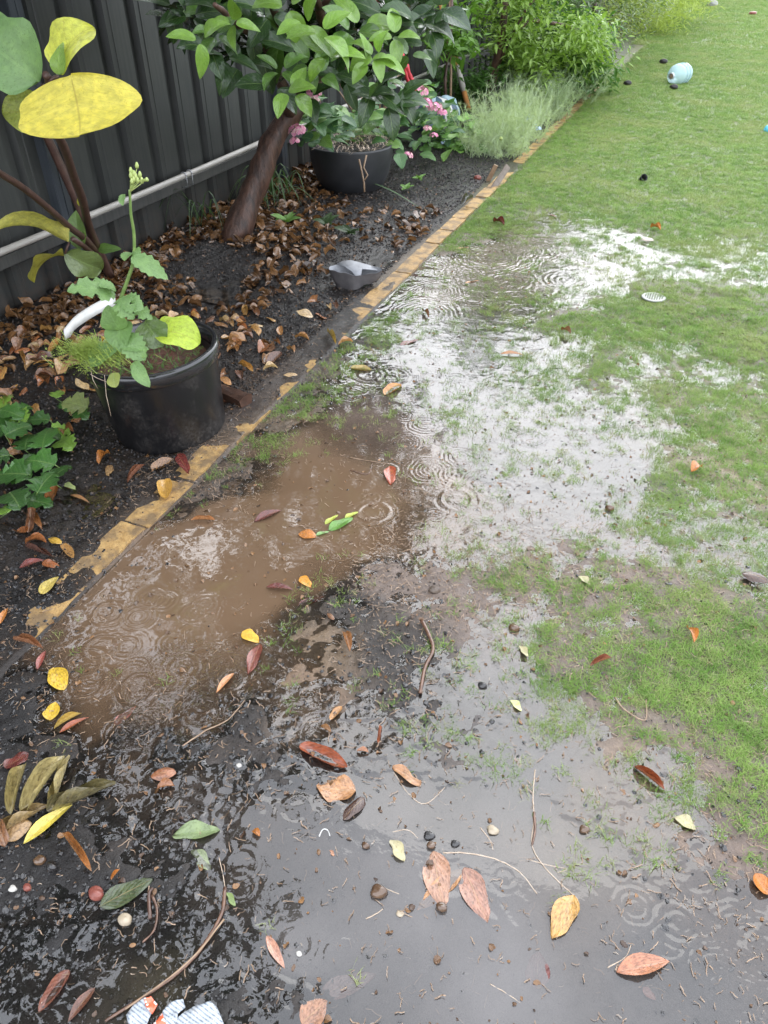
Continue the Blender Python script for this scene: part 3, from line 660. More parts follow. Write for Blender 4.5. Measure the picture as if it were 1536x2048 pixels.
# ---------------------------------------------------------------- leaves
def leafmesh(a=.6, b=.75, fold=.25, arc=.25, roll=0.0, wave=.04, n=12, m=8, teeth=0, lobes=0, twist=0, cut=0, seed=0, stem=0.0):
    """unit leaf: base at 0, tip at y=1, full width 1; uv = (along, across)"""
    r = random.Random(seed); V = []; UV = []; F = []
    pk = (a / (a + b)) ** a * (b / (a + b)) ** b; ph = r.uniform(0, 6)
    for i in range(n + 1):
        t = (1 - math.cos(math.pi * i / n)) / 2; w = (max(t, 0) ** a * max(1 - t, 0) ** b) / pk * .5
        if i == 0: w = .015
        if i == n: w = .012
        for j in range(m + 1):
            v = j / m * 2 - 1; ww = w
            if abs(v) > .9 and 0 < i < n:
                ww *= 1 + wave * (math.sin(ph + t * 9 + v * 2) + .4 * math.sin(ph * 2 + t * 14 + v)) * 1.1
                if teeth: ww *= 1 + teeth * (1 if i % 2 else -1)
            if lobes and 0 < i < n and abs(v) > .6: ww *= 1 - lobes * (abs(v) - .6) / .4 * (1 if (i % 4) in (0,) else 0.15)
            if cut and v > 0: ww *= 1 - cut * max(0, math.sin(t * 3.14 * 1.3 + ph))
            x = v * ww
            if roll:
                ang = roll * v * (ww / .5); rad = .5 / roll; x = math.sin(ang) * rad; z = (1 - math.cos(ang)) * rad
            else: z = 0
            z += fold * abs(v) * ww + wave * .6 * math.sin(ph + t * 7 + v * 2.2) * v * v
            yy = t; tw = twist * (t - .3)
            x, z = x * math.cos(tw) - z * math.sin(tw), x * math.sin(tw) + z * math.cos(tw)
            if arc:
                th = arc * (t - .5) * 2; R = .5 / arc; yy = .5 + math.sin(th) * (R); zc = (math.cos(th) - 1) * R + R * (1 - math.cos(arc)); z = z + (R * math.cos(th) - R * math.cos(arc)) if arc > 0 else z + (R * math.cos(th) - R * math.cos(arc))
            V.append((x, yy, z)); UV.append((t, j / m))
    for i in range(n):
        for j in range(m):
            q = i * (m + 1) + j; F.append((q, q + 1, q + m + 2, q + m + 1))
    me = bpy.data.meshes.new('leaf'); me.from_pydata(V, [], F); me.update()
    uvl = me.uv_layers.new(name='UVMap')
    li = np.zeros(len(me.loops), np.int32); me.loops.foreach_get('vertex_index', li)
    uvl.data.foreach_set('uv', np.array(UV, np.float32)[li].ravel())
    me.polygons.foreach_set('use_smooth', [True] * len(me.polygons))
    return me
LM = {}
for k, kw in dict(
    oval=dict(a=.62, b=.85, fold=.15, arc=.12, wave=.09), oval2=dict(a=.6, b=.75, fold=.1, arc=-.15, wave=.14), flat=dict(a=.62, b=.85, fold=.03, arc=.03, wave=.08), lanceflat=dict(a=.8, b=1.0, fold=.03, arc=.05, wave=.02),
    lance=dict(a=.8, b=1.0, fold=.3, arc=.3), cup=dict(a=.6, b=.7, fold=.2, arc=-.5, roll=.9), roll1=dict(a=.6, b=.8, roll=2.2, arc=.3, wave=.08), roll2=dict(a=.7, b=.9, roll=2.8, arc=-.35, wave=.1, twist=.6),
    curl1=dict(a=.6, b=.8, roll=1.3, arc=.9, wave=.12, twist=.5), curl2=dict(a=.6, b=.7, roll=-1.2, arc=.6, wave=.12, twist=-.5), curl3=dict(a=.55, b=.8, fold=.7, arc=1.1, wave=.1, twist=.8), heart=dict(a=.38, b=.75, fold=.12, arc=.35, wave=.05),
    round=dict(a=.5, b=.55, fold=.08, arc=.25, wave=.06), torn=dict(a=.5, b=.6, cut=.4, wave=.16, arc=.1), cam=dict(a=.5, b=.9, fold=.18, arc=.4, wave=.03), cam2=dict(a=.52, b=1.0, fold=.28, arc=.7, wave=.05),
    tooth=dict(a=.5, b=.8, fold=.15, arc=.5, teeth=.13, n=16), lobed=dict(a=.45, b=.8, fold=.1, arc=.5, teeth=.08, lobes=.55, n=17), big=dict(a=.5, b=.5, fold=.0, arc=.35, wave=.05, n=18, m=10), big2=dict(a=.5, b=.6, fold=.25, arc=.7, wave=.1, n=16, m=8),
    ivy=dict(a=.32, b=.6, fold=.12, arc=.3, teeth=.08, lobes=.5, n=13, wave=.06)).items():
    LM[k] = leafmesh(seed=hash(k) % 1000 if False else sum(map(ord, k)), **kw)
_lm = {}
def leafdata(kind, mat):
    if (kind, mat) not in _lm:
        me = LM[kind].copy(); me.materials.append(M[mat]); me.name = 'leaf'; _lm[(kind, mat)] = me
    return _lm[(kind, mat)]
def put_leaf(kind, mat, base, tip, width, nrm=(0, 0, 1), col=(.2, .1, .05), name='leaf', parent=None):
    base, tip = Vector(base), Vector(tip); y = tip - base; L = y.length; y.normalize()
    if nrm == 'cam': x = Vector((math.cos(AZ), math.sin(AZ), 0)); x -= y * x.dot(y)
    else: nrm = Vector(nrm); x = y.cross(nrm)
    if x.length < 1e-4: x = y.cross(Vector((1, 0.2, 0)))
    x.normalize(); zz = x.cross(y)
    o = bpy.data.objects.new(name, leafdata(kind, mat)); link(o)
    if parent is not None: o.parent = parent; base = base - parent.location
    o.matrix_local = Matrix.Translation(base) @ Matrix((x, y, zz)).transposed().to_4x4() @ Matrix.Diagonal((width, L, (L * width) ** .5, 1))
    o.color = (*col, 1); return o

# colours
C_RED=(.30,.075,.03); C_DRED=(.13,.028,.022); C_TAN=(.40,.20,.09); C_PINK=(.36,.19,.12); C_YEL=(.62,.40,.04); C_ORG=(.46,.17,.035); C_BRN=(.22,.10,.045); C_OLV=(.20,.16,.06); C_CRM=(.44,.39,.23); C_DK=(.07,.035,.025); C_GRN=(.10,.19,.04)
# x0,y0 (stalk end) x1,y1 (tip), width px, mesh, colour, material, lift mm, label
FL = [
(597,1490,697,1536,40,'cup',C_RED,'dead',4,'glossy red brown leaf with raised rim beside the tan leaf in the near puddle'),
(712,1583,632,1572,56,'oval2',C_TAN,'dead',3,'broad tan leaf with yellow stalk touching the glossy red leaf in the near puddle'),
(730,1595,685,1640,36,'curl2',C_DK,'dead',2,'dark curled leaf just below the broad tan leaf in the near puddle'),
(842,1570,785,1532,26,'torn',C_TAN,'dead',1,'half sunken tan leaf lying right of the glossy red leaf'),
(782,1680,808,1722,26,'torn',C_CRM,'cream',1,'cream leaf fragment floating between the seed pod and the glossy red leaf'),
(867,1702,885,1820,60,'flat',C_PINK,'dead',-1,'large pale tan leaf on top of another in the near puddle'),
(925,1738,833,1820,34,'flat',C_TAN,'dead',-3,'tan leaf with yellow stalk lying under the large pale leaf'),
(928,1735,975,1845,56,'flat',(.31,.15,.10),'dead',-1,'pinkish tan leaf lying right of the overlapping pair in the near puddle'),
(1148,1790,1104,1878,46,'oval',(.48,.27,.08),'dead',2,'orange and yellow leaf standing alone in the near puddle, its tip on a dark bit'),
(1232,1944,1340,1922,34,'lance',(.42,.17,.09),'dead',1,'three pointed orange leaf near the rings in the right corner of the puddle'),
(1072,1978,1078,1902,44,'flat',C_DRED,'dead',-6,'sunken purplish leaf below the orange and yellow leaf'),
(1285,1975,1312,2000,16,'flat',(.3,.14,.11),'dead',-4,'small sunken pinkish leaf below the three pointed leaf'),
(532,1870,570,1938,18,'lance',(.52,.27,.19),'dead',-1,'thin pinkish leaf sunk near the dark chips at the bottom'),
(602,2046,655,2002,50,'flat',(.30,.15,.09),'dead',-1,'half wet brown leaf at the very bottom beside the dark chips'),
(640,1990,752,1948,40,'flat',(.22,.13,.11),'dead',-9,'faint sunken leaf below the thin pinkish leaf'),
(1034,1508,1040,1536,14,'flat',(.40,.24,.18),'dead',-3,'faint small pinkish leaf under water above the long thin root'),
(1268,1533,1330,1580,26,'roll1',C_RED,'dead',6,'dark red rolled leaf at the ragged edge of the grass'),
(1350,1634,1392,1660,30,'torn',C_CRM,'cream',4,'cream leaf fragment on the mud below the rolled red leaf'),
(1540,1790,1508,1748,34,'cup',C_ORG,'deadspot',5,'orange spotted leaf cut by the right edge near the rings'),
(1022,1400,1042,1422,18,'torn',(.66,.66,.30),'cream',3,'small pale yellow leaf scrap in the water right of the red twig'),
(1040,1292,1054,1316,16,'torn',C_CRM,'cream',4,'small cream leaf scrap by the grass right of the red twig'),
(1375,1255,1388,1288,24,'curl1',C_ORG,'dead',12,'orange crumpled leaf standing in the grass at the right'),
(1180,1332,1224,1316,20,'roll1',(.30,.10,.06),'dead',8,'reddish rolled leaf in the grass left of the orange crumpled leaf'),
(1380,945,1406,935,20,'curl3',C_ORG,'dead',10,'orange crumpled leaf at the margin of the thin grass'),
(1482,1145,1536,1168,34,'curl2',C_DK,'dead',12,'large dark curled leaf at the right edge beside a small pool'),
(1158,1152,1180,1170,18,'torn',C_CRM,'cream',5,'cream leaf scrap where mud meets thin grass'),
(1122,660,1142,670,14,'curl1',C_BRN,'dead',9,'small brown curled leaf among the drowned grass'),
(1000,708,1048,710,12,'lance',C_TAN,'dead',4,'long narrow orange leaf lying in the bright flooded grass'),
(846,622,858,636,11,'curl1',C_BRN,'dead',8,'brown crumpled leaf within the round ripple by the edging'),
(800,690,838,678,14,'flat',C_DRED,'dead',1,'dark red flat leaf in the water between the edging and the drowned grass'),
(768,790,802,768,30,'cup',(.55,.26,.08),'dead',3,'upturned orange brown leaf in the ripples above the brown pool'),
(1300,455,1322,462,14,'curl1',C_ORG,'dead',14,'orange brown curled leaf on the lawn beyond the drain'),
(1283,478,1308,482,14,'curl2',(.6,.5,.45),'cream',12,'pale crumpled leaf on the lawn beyond the drain'),
(986,444,1010,452,16,'curl1',C_DRED,'dead',10,'dark red curled leaf where the far puddle begins'),
(1096,430,1114,436,7,'lance',C_BRN,'dead',8,'thin brown leaf at the head of the far puddle'),
(912,498,938,494,9,'flat',C_TAN,'dead',1,'pale brown leaf floating beside the far grass tuft'),
(930,566,958,560,10,'flat',C_TAN,'dead',0,'tan leaf floating between two rings of the far puddle'),
(700,736,744,740,22,'cup',(.45,.33,.12),'dead',5,'yellowish curled leaf on the mud above the brown pool'),
(779,932,782,970,26,'oval',(.36,.08,.04),'dead',2,'clean red leaf standing in the brown pool'),
(598,1066,632,1074,28,'round',C_ORG,'dead',1,'round orange brown leaf floating in the brown pool'),
(632,1070,658,1063,11,'oval',(.25,.42,.16),'green',1,'small green leaf floating beside the round orange leaf'),
(658,1060,706,1036,26,'oval',(.12,.26,.05),'green',1,'large green leaf floating in the brown pool'),
(650,1048,676,1030,12,'oval',(.45,.50,.08),'green',0,'yellow green leaf half sunk behind the large green leaf'),
(690,1036,716,1024,14,'oval',(.50,.56,.10),'green',2,'bright yellow green leaf tip beyond the large green leaf'),
(508,1044,564,1020,20,'lance',C_DRED,'dead',0,'dark red leaf half sunk in the middle of the brown pool'),
(600,1154,622,1174,22,'oval',(.62,.28,.04),'deadspot',2,'small orange leaf at the muddy end of the brown pool'),
(532,1174,588,1180,18,'lance',C_DRED,'dead',1,'dark red leaf floating beside the small orange leaf'),
(594,1212,650,1192,20,'flat',C_DRED,'dead',-2,'sunken dark red leaf below the small orange leaf'),
(484,1264,518,1284,30,'oval',(.68,.40,.05),'deadspot',2,'yellow orange spotted leaf at the corner of the brown pool'),
(520,1288,496,1350,30,'oval',(.20,.06,.045),'dead',1,'reddish wet leaf just below the yellow spotted leaf'),
(468,1346,432,1386,14,'lance',(.55,.26,.12),'dead',3,'thin orange leaf beside the large ring'),
(690,1262,700,1306,22,'curl1',(.32,.14,.05),'dead',8,'curled brown leaf on the shallow mud right of the brown pool'),
(655,1226,668,1240,14,'curl2',C_BRN,'dead',3,'small brown curled leaf above the curled brown leaf on the mud'),
(108,1335,126,1380,40,'round',C_YEL,'dead',4,'bright yellow leaf on the shore left of the rippling pool'),
(98,1440,112,1404,30,'oval',C_YEL,'deadspot',4,'smaller yellow spotted leaf below the bright yellow one'),
(108,1458,164,1426,18,'roll1',(.55,.38,.10),'dead',4,'yellow brown rolled leaf beside the two yellow leaves'),
(118,1466,178,1434,14,'lance',C_RED,'dead',1,'red leaf in the water against the rolled yellow brown leaf'),
(228,1450,272,1412,20,'flat',(.34,.11,.09),'dead',-4,'sunken red leaf under the overlapping rings'),
(8,1534,58,1508,34,'oval2',C_DRED,'dead',8,'dark red leaf above the heap of curled olive leaves'),
(22,1630,52,1526,44,'roll1',(.36,.29,.12),'dead',14,'curled olive leaf, first from the left in the heap'),
(44,1634,134,1512,56,'roll1',(.40,.33,.15),'dead',18,'curled olive leaf, widest of the heap by the puddle'),
(102,1614,140,1510,36,'roll2',(.36,.29,.12),'dead',22,'slim curled olive leaf, rightmost upright one of the heap'),
(92,1622,234,1568,54,'roll2',(.13,.11,.05),'dead',16,'dark olive curled leaf pointing out over the puddle'),
(0,1662,96,1612,44,'roll2',(.26,.18,.08),'dead',10,'brown curled leaf at the foot of the heap'),
(0,1680,66,1646,44,'curl2',(.36,.22,.10),'dead',8,'tan crumpled leaf under the heap by the left edge'),
(46,1688,146,1610,28,'lance',(.62,.50,.08),'dead',10,'clean yellow lance shaped leaf below the heap'),
(128,1666,184,1745,26,'roll1',(.48,.22,.08),'dead',5,'orange brown rolled leaf among the black chips'),
(200,1812,305,1758,40,'flat',(.055,.075,.03),'dead',3,'dark green wet leaf lying among black chips'),
(140,1938,76,2026,30,'cup',(.20,.075,.05),'dead',4,'long reddish brown leaf in the near left corner'),
(190,1975,135,2045,20,'lance',(.13,.05,.03),'dead',2,'dark brown leaf beside the long reddish one in the near corner'),
(300,1552,354,1546,34,'curl2',(.30,.12,.06),'dead',5,'glossy brown curled leaf on the dark ridge across the puddle'),
(312,1578,352,1572,24,'curl1',(.33,.14,.06),'dead',3,'orange brown crumpled leaf below the glossy one on the dark ridge'),
(12,1700,0,1640,30,'curl3',C_BRN,'dead',5,'brown crumpled leaf cut by the left edge at the heap'),
(222,1760,240,1738,12,'roll1',C_ORG,'dead',3,'tiny orange rolled leaf between the rolled leaf and the green one'),
(330,958,332,1000,36,'cup',(.52,.30,.07),'deadspot',10,'yellow brown leaf with two dark spots beside the yellow bricks'),
(302,940,350,920,36,'cup',(.24,.12,.05),'dead',8,'round brown upturned leaf in front of the black pot'),
(355,908,378,948,24,'oval',(.16,.03,.025),'dead',6,'dark red oval leaf in front of the black pot'),
(255,966,290,932,14,'roll1',(.20,.08,.045),'dead',6,'narrow brown rolled leaf in front of the black pot'),
(196,930,222,906,22,'curl1',C_ORG,'dead',8,'orange crumpled leaf at the left foot of the black pot'),
(96,1012,112,972,28,'cup',(.34,.13,.04),'dead',8,'glossy orange brown leaf beside the small garden pool'),
(55,1028,86,1062,20,'curl1',(.34,.15,.06),'dead',8,'orange brown leaf left of the small garden pool'),
(98,1076,124,1090,20,'curl2',(.55,.33,.05),'dead',6,'yellow orange crumpled leaf below the small garden pool'),
(124,1088,148,1118,20,'cup',(.45,.25,.09),'dead',5,'tan leaf just right of the yellow orange crumpled leaf'),
(38,1136,90,1122,20,'lance',(.17,.04,.035),'dead',4,'dark red narrow leaf pointing at the tan leaf'),
(84,1124,120,1136,18,'oval',(.33,.11,.04),'dead',3,'reddish brown leaf touching the dark red narrow one'),
(50,1092,106,1116,18,'roll2',(.10,.045,.035),'dead',7,'dark shredded leaf above the dark red narrow one'),
(82,1188,118,1155,24,'heart',(.52,.40,.10),'dead',6,'triangular yellow leaf between garden bed and brown pool'),
(0,1248,16,1218,14,'lance',C_ORG,'dead',6,'orange leaf cut by the left edge above the pool corner'),
(28,1280,88,1300,24,'roll1',(.28,.12,.06),'dead',4,'rolled brown leaf at the pool corner by the left edge'),
(75,1340,92,1300,14,'lance',(.28,.07,.06),'dead',0,'red leaf in the water above the bright yellow leaf'),
(140,990,180,1006,10,'lance',(.35,.18,.08),'dead',1,'thin orange leaf floating in the small garden pool'),
(128,968,152,980,14,'oval',(.45,.52,.22),'green',4,'pale green leaf scrap at the rim of the small garden pool'),
(345,1672,440,1660,40,'torn',(.20,.26,.12),'green',0,'drowned pale green lobed leaf at the left of the near puddle'),
(385,1700,420,1740,26,'torn',(.28,.32,.19),'green',-3,'sunken pale leaf blade below the drowned lobed leaf'),
(454,1785,470,1812,14,'torn',(.24,.32,.12),'green',1,'small pale green scrap beside the long dark twig'),
(505,1660,520,1674,16,'curl1',C_ORG,'dead',3,'small orange crumpled leaf in the near puddle above the seed pod'),
(660,1440,684,1412,20,'cup',(.45,.24,.10),'dead',2,'small yellow and red leaf by the ripples above the glossy red leaf'),
(640,1452,664,1466,16,'curl1',(.28,.14,.06),'dead',3,'small brown leaf just above the glossy red leaf'),
(762,1452,756,1488,14,'roll1',(.35,.10,.04),'dead',4,'short dark red rolled leaf between glossy red leaf and twig'),
(712,1502,740,1506,14,'curl1',(.52,.27,.17),'dead',2,'pale orange crumpled scrap right of the glossy red leaf'),
(660,1700,668,1712,8,'torn',(.5,.25,.15),'dead',0,'tiny orange scrap in the near puddle'),
(430,1040,382,1040,12,'roll1',(.45,.2,.08),'dead',6,'orange twig like leaf on the pool bank beside the bricks'),
(465,780,435,772,20,'curl2',(.36,.14,.05),'dead',10,'orange brown leaf lying on the wet wood by the pot'),
(524,742,558,738,18,'curl1',(.60,.42,.20),'dead',8,'pale yellow curled leaf on the mud right of the pot'),
(566,750,596,752,16,'curl2',(.58,.40,.22),'dead',8,'cream curled leaf right of the pale yellow one'),
(588,676,622,684,16,'curl3',(.45,.22,.08),'dead',8,'orange brown crumpled leaf halfway between pot and grey pot shard'),
(655,664,672,690,14,'roll1',(.45,.32,.10),'dead',8,'yellow brown rolled leaf right of the crumpled one'),
(675,690,708,684,16,'curl1',(.52,.27,.10),'dead',8,'orange leaf nearest the grassy end of the edging'),
]
for (x0, y0, x1, y1, wd, kind, col, mat, lift, lab) in FL:
    a, b = G(x0, y0), G(x1, y1); m_ = (a + b) / 2; d = math.hypot(m_.xy.length, CAM_H)
    if lift > 0 and hz(m_.x, m_.y) < -.001: lift = min(lift, 1)
    zz = max(hz(m_.x, m_.y), 0) + lift / 1000 if lift > 0 else (.0006 if lift > -2 else lift / 1000 * .5)
    if lift > 0: zz += .002
    # keep seen size: slide along the sight line to the leaf's own level
    a, b = G(x0, y0, zz), G(x1, y1, zz)
    if lift > 3: b.z += random.uniform(0, .006)
    o = put_leaf(kind, mat, a, b, wd / FPX * d * random.uniform(.82, .95), (random.uniform(-.12, .12), random.uniform(-.12, .12), 1), col, 'fallen_leaf')
    if kind.startswith(('roll', 'curl', 'cup')): o.location.z += .0
    tag(o, lab, 'leaf')

# leaf litter under the trees: the 300 that show largest one by one
LCOL = [(.26,.11,.04),(.40,.20,.075),(.32,.17,.08),(.18,.08,.04),(.46,.28,.13),(.36,.13,.045),(.52,.36,.18),(.14,.06,.035),(.45,.24,.07),(.28,.15,.09)]
LIT = [(120,640,1),(60,680,1),(200,640,.9),(100,740,.9),(30,780,.8),(300,520,1),(400,440,1.2),(260,560,.9),(350,590,.6),(330,560,.4),(450,640,.9),(500,610,.7),(560,480,1),(540,420,1.2),(620,500,.7),(480,700,.6),(540,660,.5),(500,740,.35),(600,560,.5),(600,620,.3),
(700,620,.15),(570,720,.2),(650,660,.25),(780,470,.5),(830,480,.6),(820,440,.4),(700,440,.35),(640,420,.5),(580,380,1),(760,400,.2),(850,380,.25),(380,540,.25),(420,520,.1),(470,560,.2),(440,600,.3),(50,880,.3),(150,900,.15),(80,1000,.08),(20,1100,.15),(300,930,.05),(450,850,.08),(600,780,.05),(700,520,.15),(150,620,1),(0,640,1),
(800,520,.3),(880,400,.2),(900,320,.2),(700,580,.1),(550,560,.5)]
fL = shepard(LIT)
def in_view(x, y, z=0.0):
    z -= CAM_H; a = x * math.cos(AZ) + y * math.sin(AZ); b = -x * math.sin(AZ) + y * math.cos(AZ); dz = b * math.cos(PITCH) - z * math.sin(PITCH); up = b * math.sin(PITCH) + z * math.cos(PITCH)
    return dz > .1 and -15 < 768 + FPX * a / dz < 1550 and -10 < 1024 - FPX * up / dz < 2060
cand = []
tries = 0
while len(cand) < 900 and tries < 90000:
    tries += 1
    x = random.uniform(-2.97, -1.52); y = random.uniform(.8, 6.8)
    if not in_view(x, y): continue
    if random.random() < (float(fL([x], [y])[0]) + .5 * float(vnoise([x], [y], .18, 90)[0])) * .8 and (x + 1.66) ** 2 + (y - 1.95) ** 2 > .07 and (x + 2.38) ** 2 + (y - 5.3) ** 2 > .07:
        cand.append((x, y))
cand.sort(key=lambda p: p[0] ** 2 + p[1] ** 2)
lit_spots = []
def litter_one(x, y, layer):
    L = random.uniform(.055, .10); a = random.uniform(0, 6.28); z = max(hz(x, y), .001) + .006 + layer
    d = Vector((math.cos(a), math.sin(a), random.uniform(-.3, .45))).normalized() * L
    return Vector((x, y, z)), d, L * random.uniform(.42, .62), (random.uniform(-.7, .7), random.uniform(-.7, .7), 1)
LK = ['curl1', 'curl2', 'curl3', 'cup', 'roll1', 'oval2', 'oval', 'curl1', 'curl3']
for i, (x, y) in enumerate(cand[:195]):
    dens = float(fL([x], [y])[0]); b_, d, wd, nr = litter_one(x, y, random.uniform(0, .010) * min(dens, 1))
    c = random.choice(LCOL); k = random.uniform(.75, 1.25)
    o = put_leaf(random.choice(LK), 'dead', b_, b_ + d, wd, nr, tuple(q * k for q in c), 'fallen_leaf')
    if y > 4.6: lb, gr = 'brown leaf in the litter between the leaning trunk and the bowl planter', 'dead leaves by the bowl planter'
    elif x < -2.35 and y > 2.9: lb, gr = 'wet brown leaf in the litter heaped along the foot of the fence', 'dead leaves along the foot of the fence'
    elif x < -1.85 and y > 2.5: lb, gr = 'curled brown leaf in the litter between leaning trunk, black pot and broken pot', 'dead leaves between trunk and pots'
    elif y < 1.9 and x < -1.7: lb, gr = 'brown leaf lying under or beside the lobed weeds at the left edge', 'dead leaves by the lobed weeds'
    elif x < -2.25: lb, gr = 'brown leaf near the foot of the lanky yellow leaved shrub', 'dead leaves under the lanky shrub'
    elif x < -1.85: lb, gr = 'brown leaf lying on the soil close behind or left of the black pot', 'dead leaves by the black pot'
    else: lb, gr = 'brown leaf dropped on the dark soil close to the brick edging', 'dead leaves near the brick edging'
    tag(o, lb, 'leaf', gr)
rest = cand[195:]
base_objs = []
for k in LK[:6]:
    me = leafdata(k, 'litter'); o = bpy.data.objects.new('litter_leaf', me); link(o); o.scale = (.04, .075, .055); base_objs.append(o)
# applied scale in mesh copies
for o in base_objs:
    me = o.data.copy(); me.transform(Matrix.Diagonal((.042, .078, .055, 1))); o.data = me; o.scale = (1, 1, 1)
n = len(rest) * 5; px_ = []
for i in range(n):
    x, y = random.choice(rest); px_.append((x + random.gauss(0, .06), y + random.gauss(0, .06)))
px_ = np.array([(max(min(a, -1.55), -2.96), b) for a, b in px_]); dd = fL(px_[:, 0], px_[:, 1]); k = (dd > .35) & (RNG.random(n) < dd * 1.2)
px_ = px_[k]; n = len(px_)
scatter('leaf_litter', np.stack([px_[:, 0], px_[:, 1], height(px_[:, 0], px_[:, 1]) + RNG.uniform(-.002, .008, n)], 1), RNG.uniform(.45, 1.15, n), np.stack([RNG.uniform(-.7, .7, n), RNG.uniform(-.7, .7, n), RNG.uniform(0, 6.28, n)], 1), RNG.integers(0, 6, n), base_objs,
        'thick layer of wet brown leaf litter along the foot of the fence')

x, y = scatter_mask(9000, [(-1.5, .9, .25, 2.2), (-2.95, -1.5, .8, 5.5), (-1.4, .6, 2.0, 4.5)], lambda x, y: np.full(len(x), .13) + .2 * (x < -1.5))
z = height(x, y); z = np.where(z < .0005, .0008, z + .002); n = len(x); frs = []
for k, c_ in zip(('curl1', 'torn', 'curl2', 'oval', 'curl3', 'torn'), ('litter',) * 6):
    me = leafdata(k, c_).copy(); me.transform(Matrix.Translation((0, -.006, 0)) @ Matrix.Diagonal((.010, .014, .009, 1))); o = bpy.data.objects.new('leaf_crumb', me); link(o); frs.append(o)
scatter('leaf_crumbs', np.stack([x, y, z], 1), .3 + 1.1 * RNG.random(n) ** 2, np.stack([RNG.uniform(-.5, .5, n), RNG.uniform(-.5, .5, n), RNG.uniform(0, 6.28, n)], 1), RNG.integers(0, 6, n), frs, 'tiny brown leaf crumbs strewn over mud, water and soil')

# ---------------------------------------------------------------- fence: steel sheets between posts
FX = -3.0
FT = 1.82
fence = thing('steel_fence', (FX, 0, 0), 'dark grey ribbed steel fence running behind the garden bed', 'fence')
PIT = .264; POSTS = [3.02 + 2.31 * k for k in range(-2, 12)]
def sheet_mesh(y0, n):
    prof = []
    for k in range(n):
        b_ = y0 + k * PIT
        prof += [(b_, 0.0), (b_ + .012, .0), (b_ + .030, -.034), (b_ + .082, -.034), (b_ + .100, 0.0), (b_ + .135, .0), (b_ + .139, .004), (b_ + .150, .004), (b_ + .154, 0)]
    prof.append((y0 + n * PIT, 0.0)); V, F = [], []
    for (y, dx) in prof:
        for z in (-.02, FT): V.append((dx, y, z))
        for z in (-.02, FT): V.append((dx - .003, y, z))
    for i in range(len(prof) - 1):
        a = i * 4; c = a + 4
        F += [(a, c, c + 1, a + 1), (a + 2, a + 3, c + 3, c + 2), (a + 1, c + 1, c + 3, a + 3)]
    return V, F
for b_ in range(len(POSTS) - 1):
    y0 = POSTS[b_] + .02
    if y0 > 26: break
    for s in range(3):
        V, F = sheet_mesh(y0 + s * 3 * .2555, 3); 
        V = [(x - .001 * s, (y - (y0 + s * .7665)) * (.7665 / .792) + y0 + s * .7665, z) for x, y, z in V]
        meshobj('steel_sheet', V, F, M['fence'], fence)
    for z0, z1, nm in ((.243, .300, 'bottom_rail'), (FT - .045, FT + .02, 'top_rail')):
        bm = bmesh.new(); box(bm, (.004, y0 + .004, z0), (.046, y0 + 2.27, z1)); bmesh.ops.bevel(bm, geom=bm.edges[:], offset=.003, segments=1, affect='EDGES')
        bmobj(nm, bm, M['rail'], fence)
for y in POSTS:
    if y > 27: break
    bm = bmesh.new()
    box(bm, (-.02, y - .046, -.05), (.052, y - .002, FT + .02)); box(bm, (-.02, y + .001, -.05), (.049, y + .044, FT + .02))
    bmesh.ops.bevel(bm, geom=bm.edges[:], offset=.003, segments=2, affect='EDGES'); bmobj('post', bm, M['post'], fence)
# the grey pipe on the rail
pipe = thing('irrigation_pipe', (FX + .075, 0, .335), 'pale grey plastic pipe clipped along the fence rail', 'pipe')
yy0 = 1.0
for yy1 in (5.05, 8.9, 14, 20):
    pts = [(0, y, .006 * math.sin(y * 1.3)) for y in np.arange(yy0, yy1 + .01, .25)]
    tubeobj('pipe_length', pts, .0165, M['pipe'], pipe, 12)
    tubeobj('pipe_socket', [(0, yy1 - .03, .006 * math.sin(yy1 * 1.3)), (0, yy1 + .03, .006 * math.sin(yy1 * 1.3))], .0205, M['pipe'], pipe, 14); yy0 = yy1
for y in (4.0, 4.06, 7.2, 9.6):
    bm = bmesh.new(); tube(bm, [(.021 * math.cos(a), y, .006 * math.sin(y * 1.3) + .021 * math.sin(a)) for a in np.linspace(0, 6.2, 14)], .0035, 6)
    tube(bm, [(.02, y, -.02), (.018, y, -.065), (-.02, y, -.075)], .003, 6)
    bmobj('clamp', bm, M['clamp'], pipe, True)

# ---------------------------------------------------------------- yellow brick edging
edg = thing('brick_edging', (BRX0, 0, 0), 'line of yellow bricks edging the lawn, partly buried in mud', 'edging')
rr = random.Random(3)
def brick_mesh(sd):
    bm = bmesh.new(); bmesh.ops.create_cube(bm, size=1)
    for v in bm.verts: v.co = Vector((v.co.x * .092, v.co.y * .260, v.co.z * .07))
    bmesh.ops.subdivide_edges(bm, edges=bm.edges[:], cuts=3, use_grid_fill=True)
    r2 = random.Random(sd)
    for v in bm.verts:
        e = (abs(v.co.x) > .052) + (abs(v.co.y) > .125) + (abs(v.co.z) > .034)
        k = r2.uniform(.5, 1.5)
        if e >= 2: v.co -= Vector((math.copysign(.0035, v.co.x) if abs(v.co.x) > .05 else 0, math.copysign(.0035, v.co.y) if abs(v.co.y) > .12 else 0, math.copysign(.003, v.co.z))) * k
        v.co += Vector((r2.uniform(-1, 1), r2.uniform(-1, 1), r2.uniform(-1, 1))) * .0008
    bmesh.ops.triangulate(bm, faces=bm.faces[:])
    me = bpy.data.meshes.new('brick'); bm.to_mesh(me); bm.free(); me.materials.append(M['brick']); return me
bms = [brick_mesh(k) for k in range(5)]
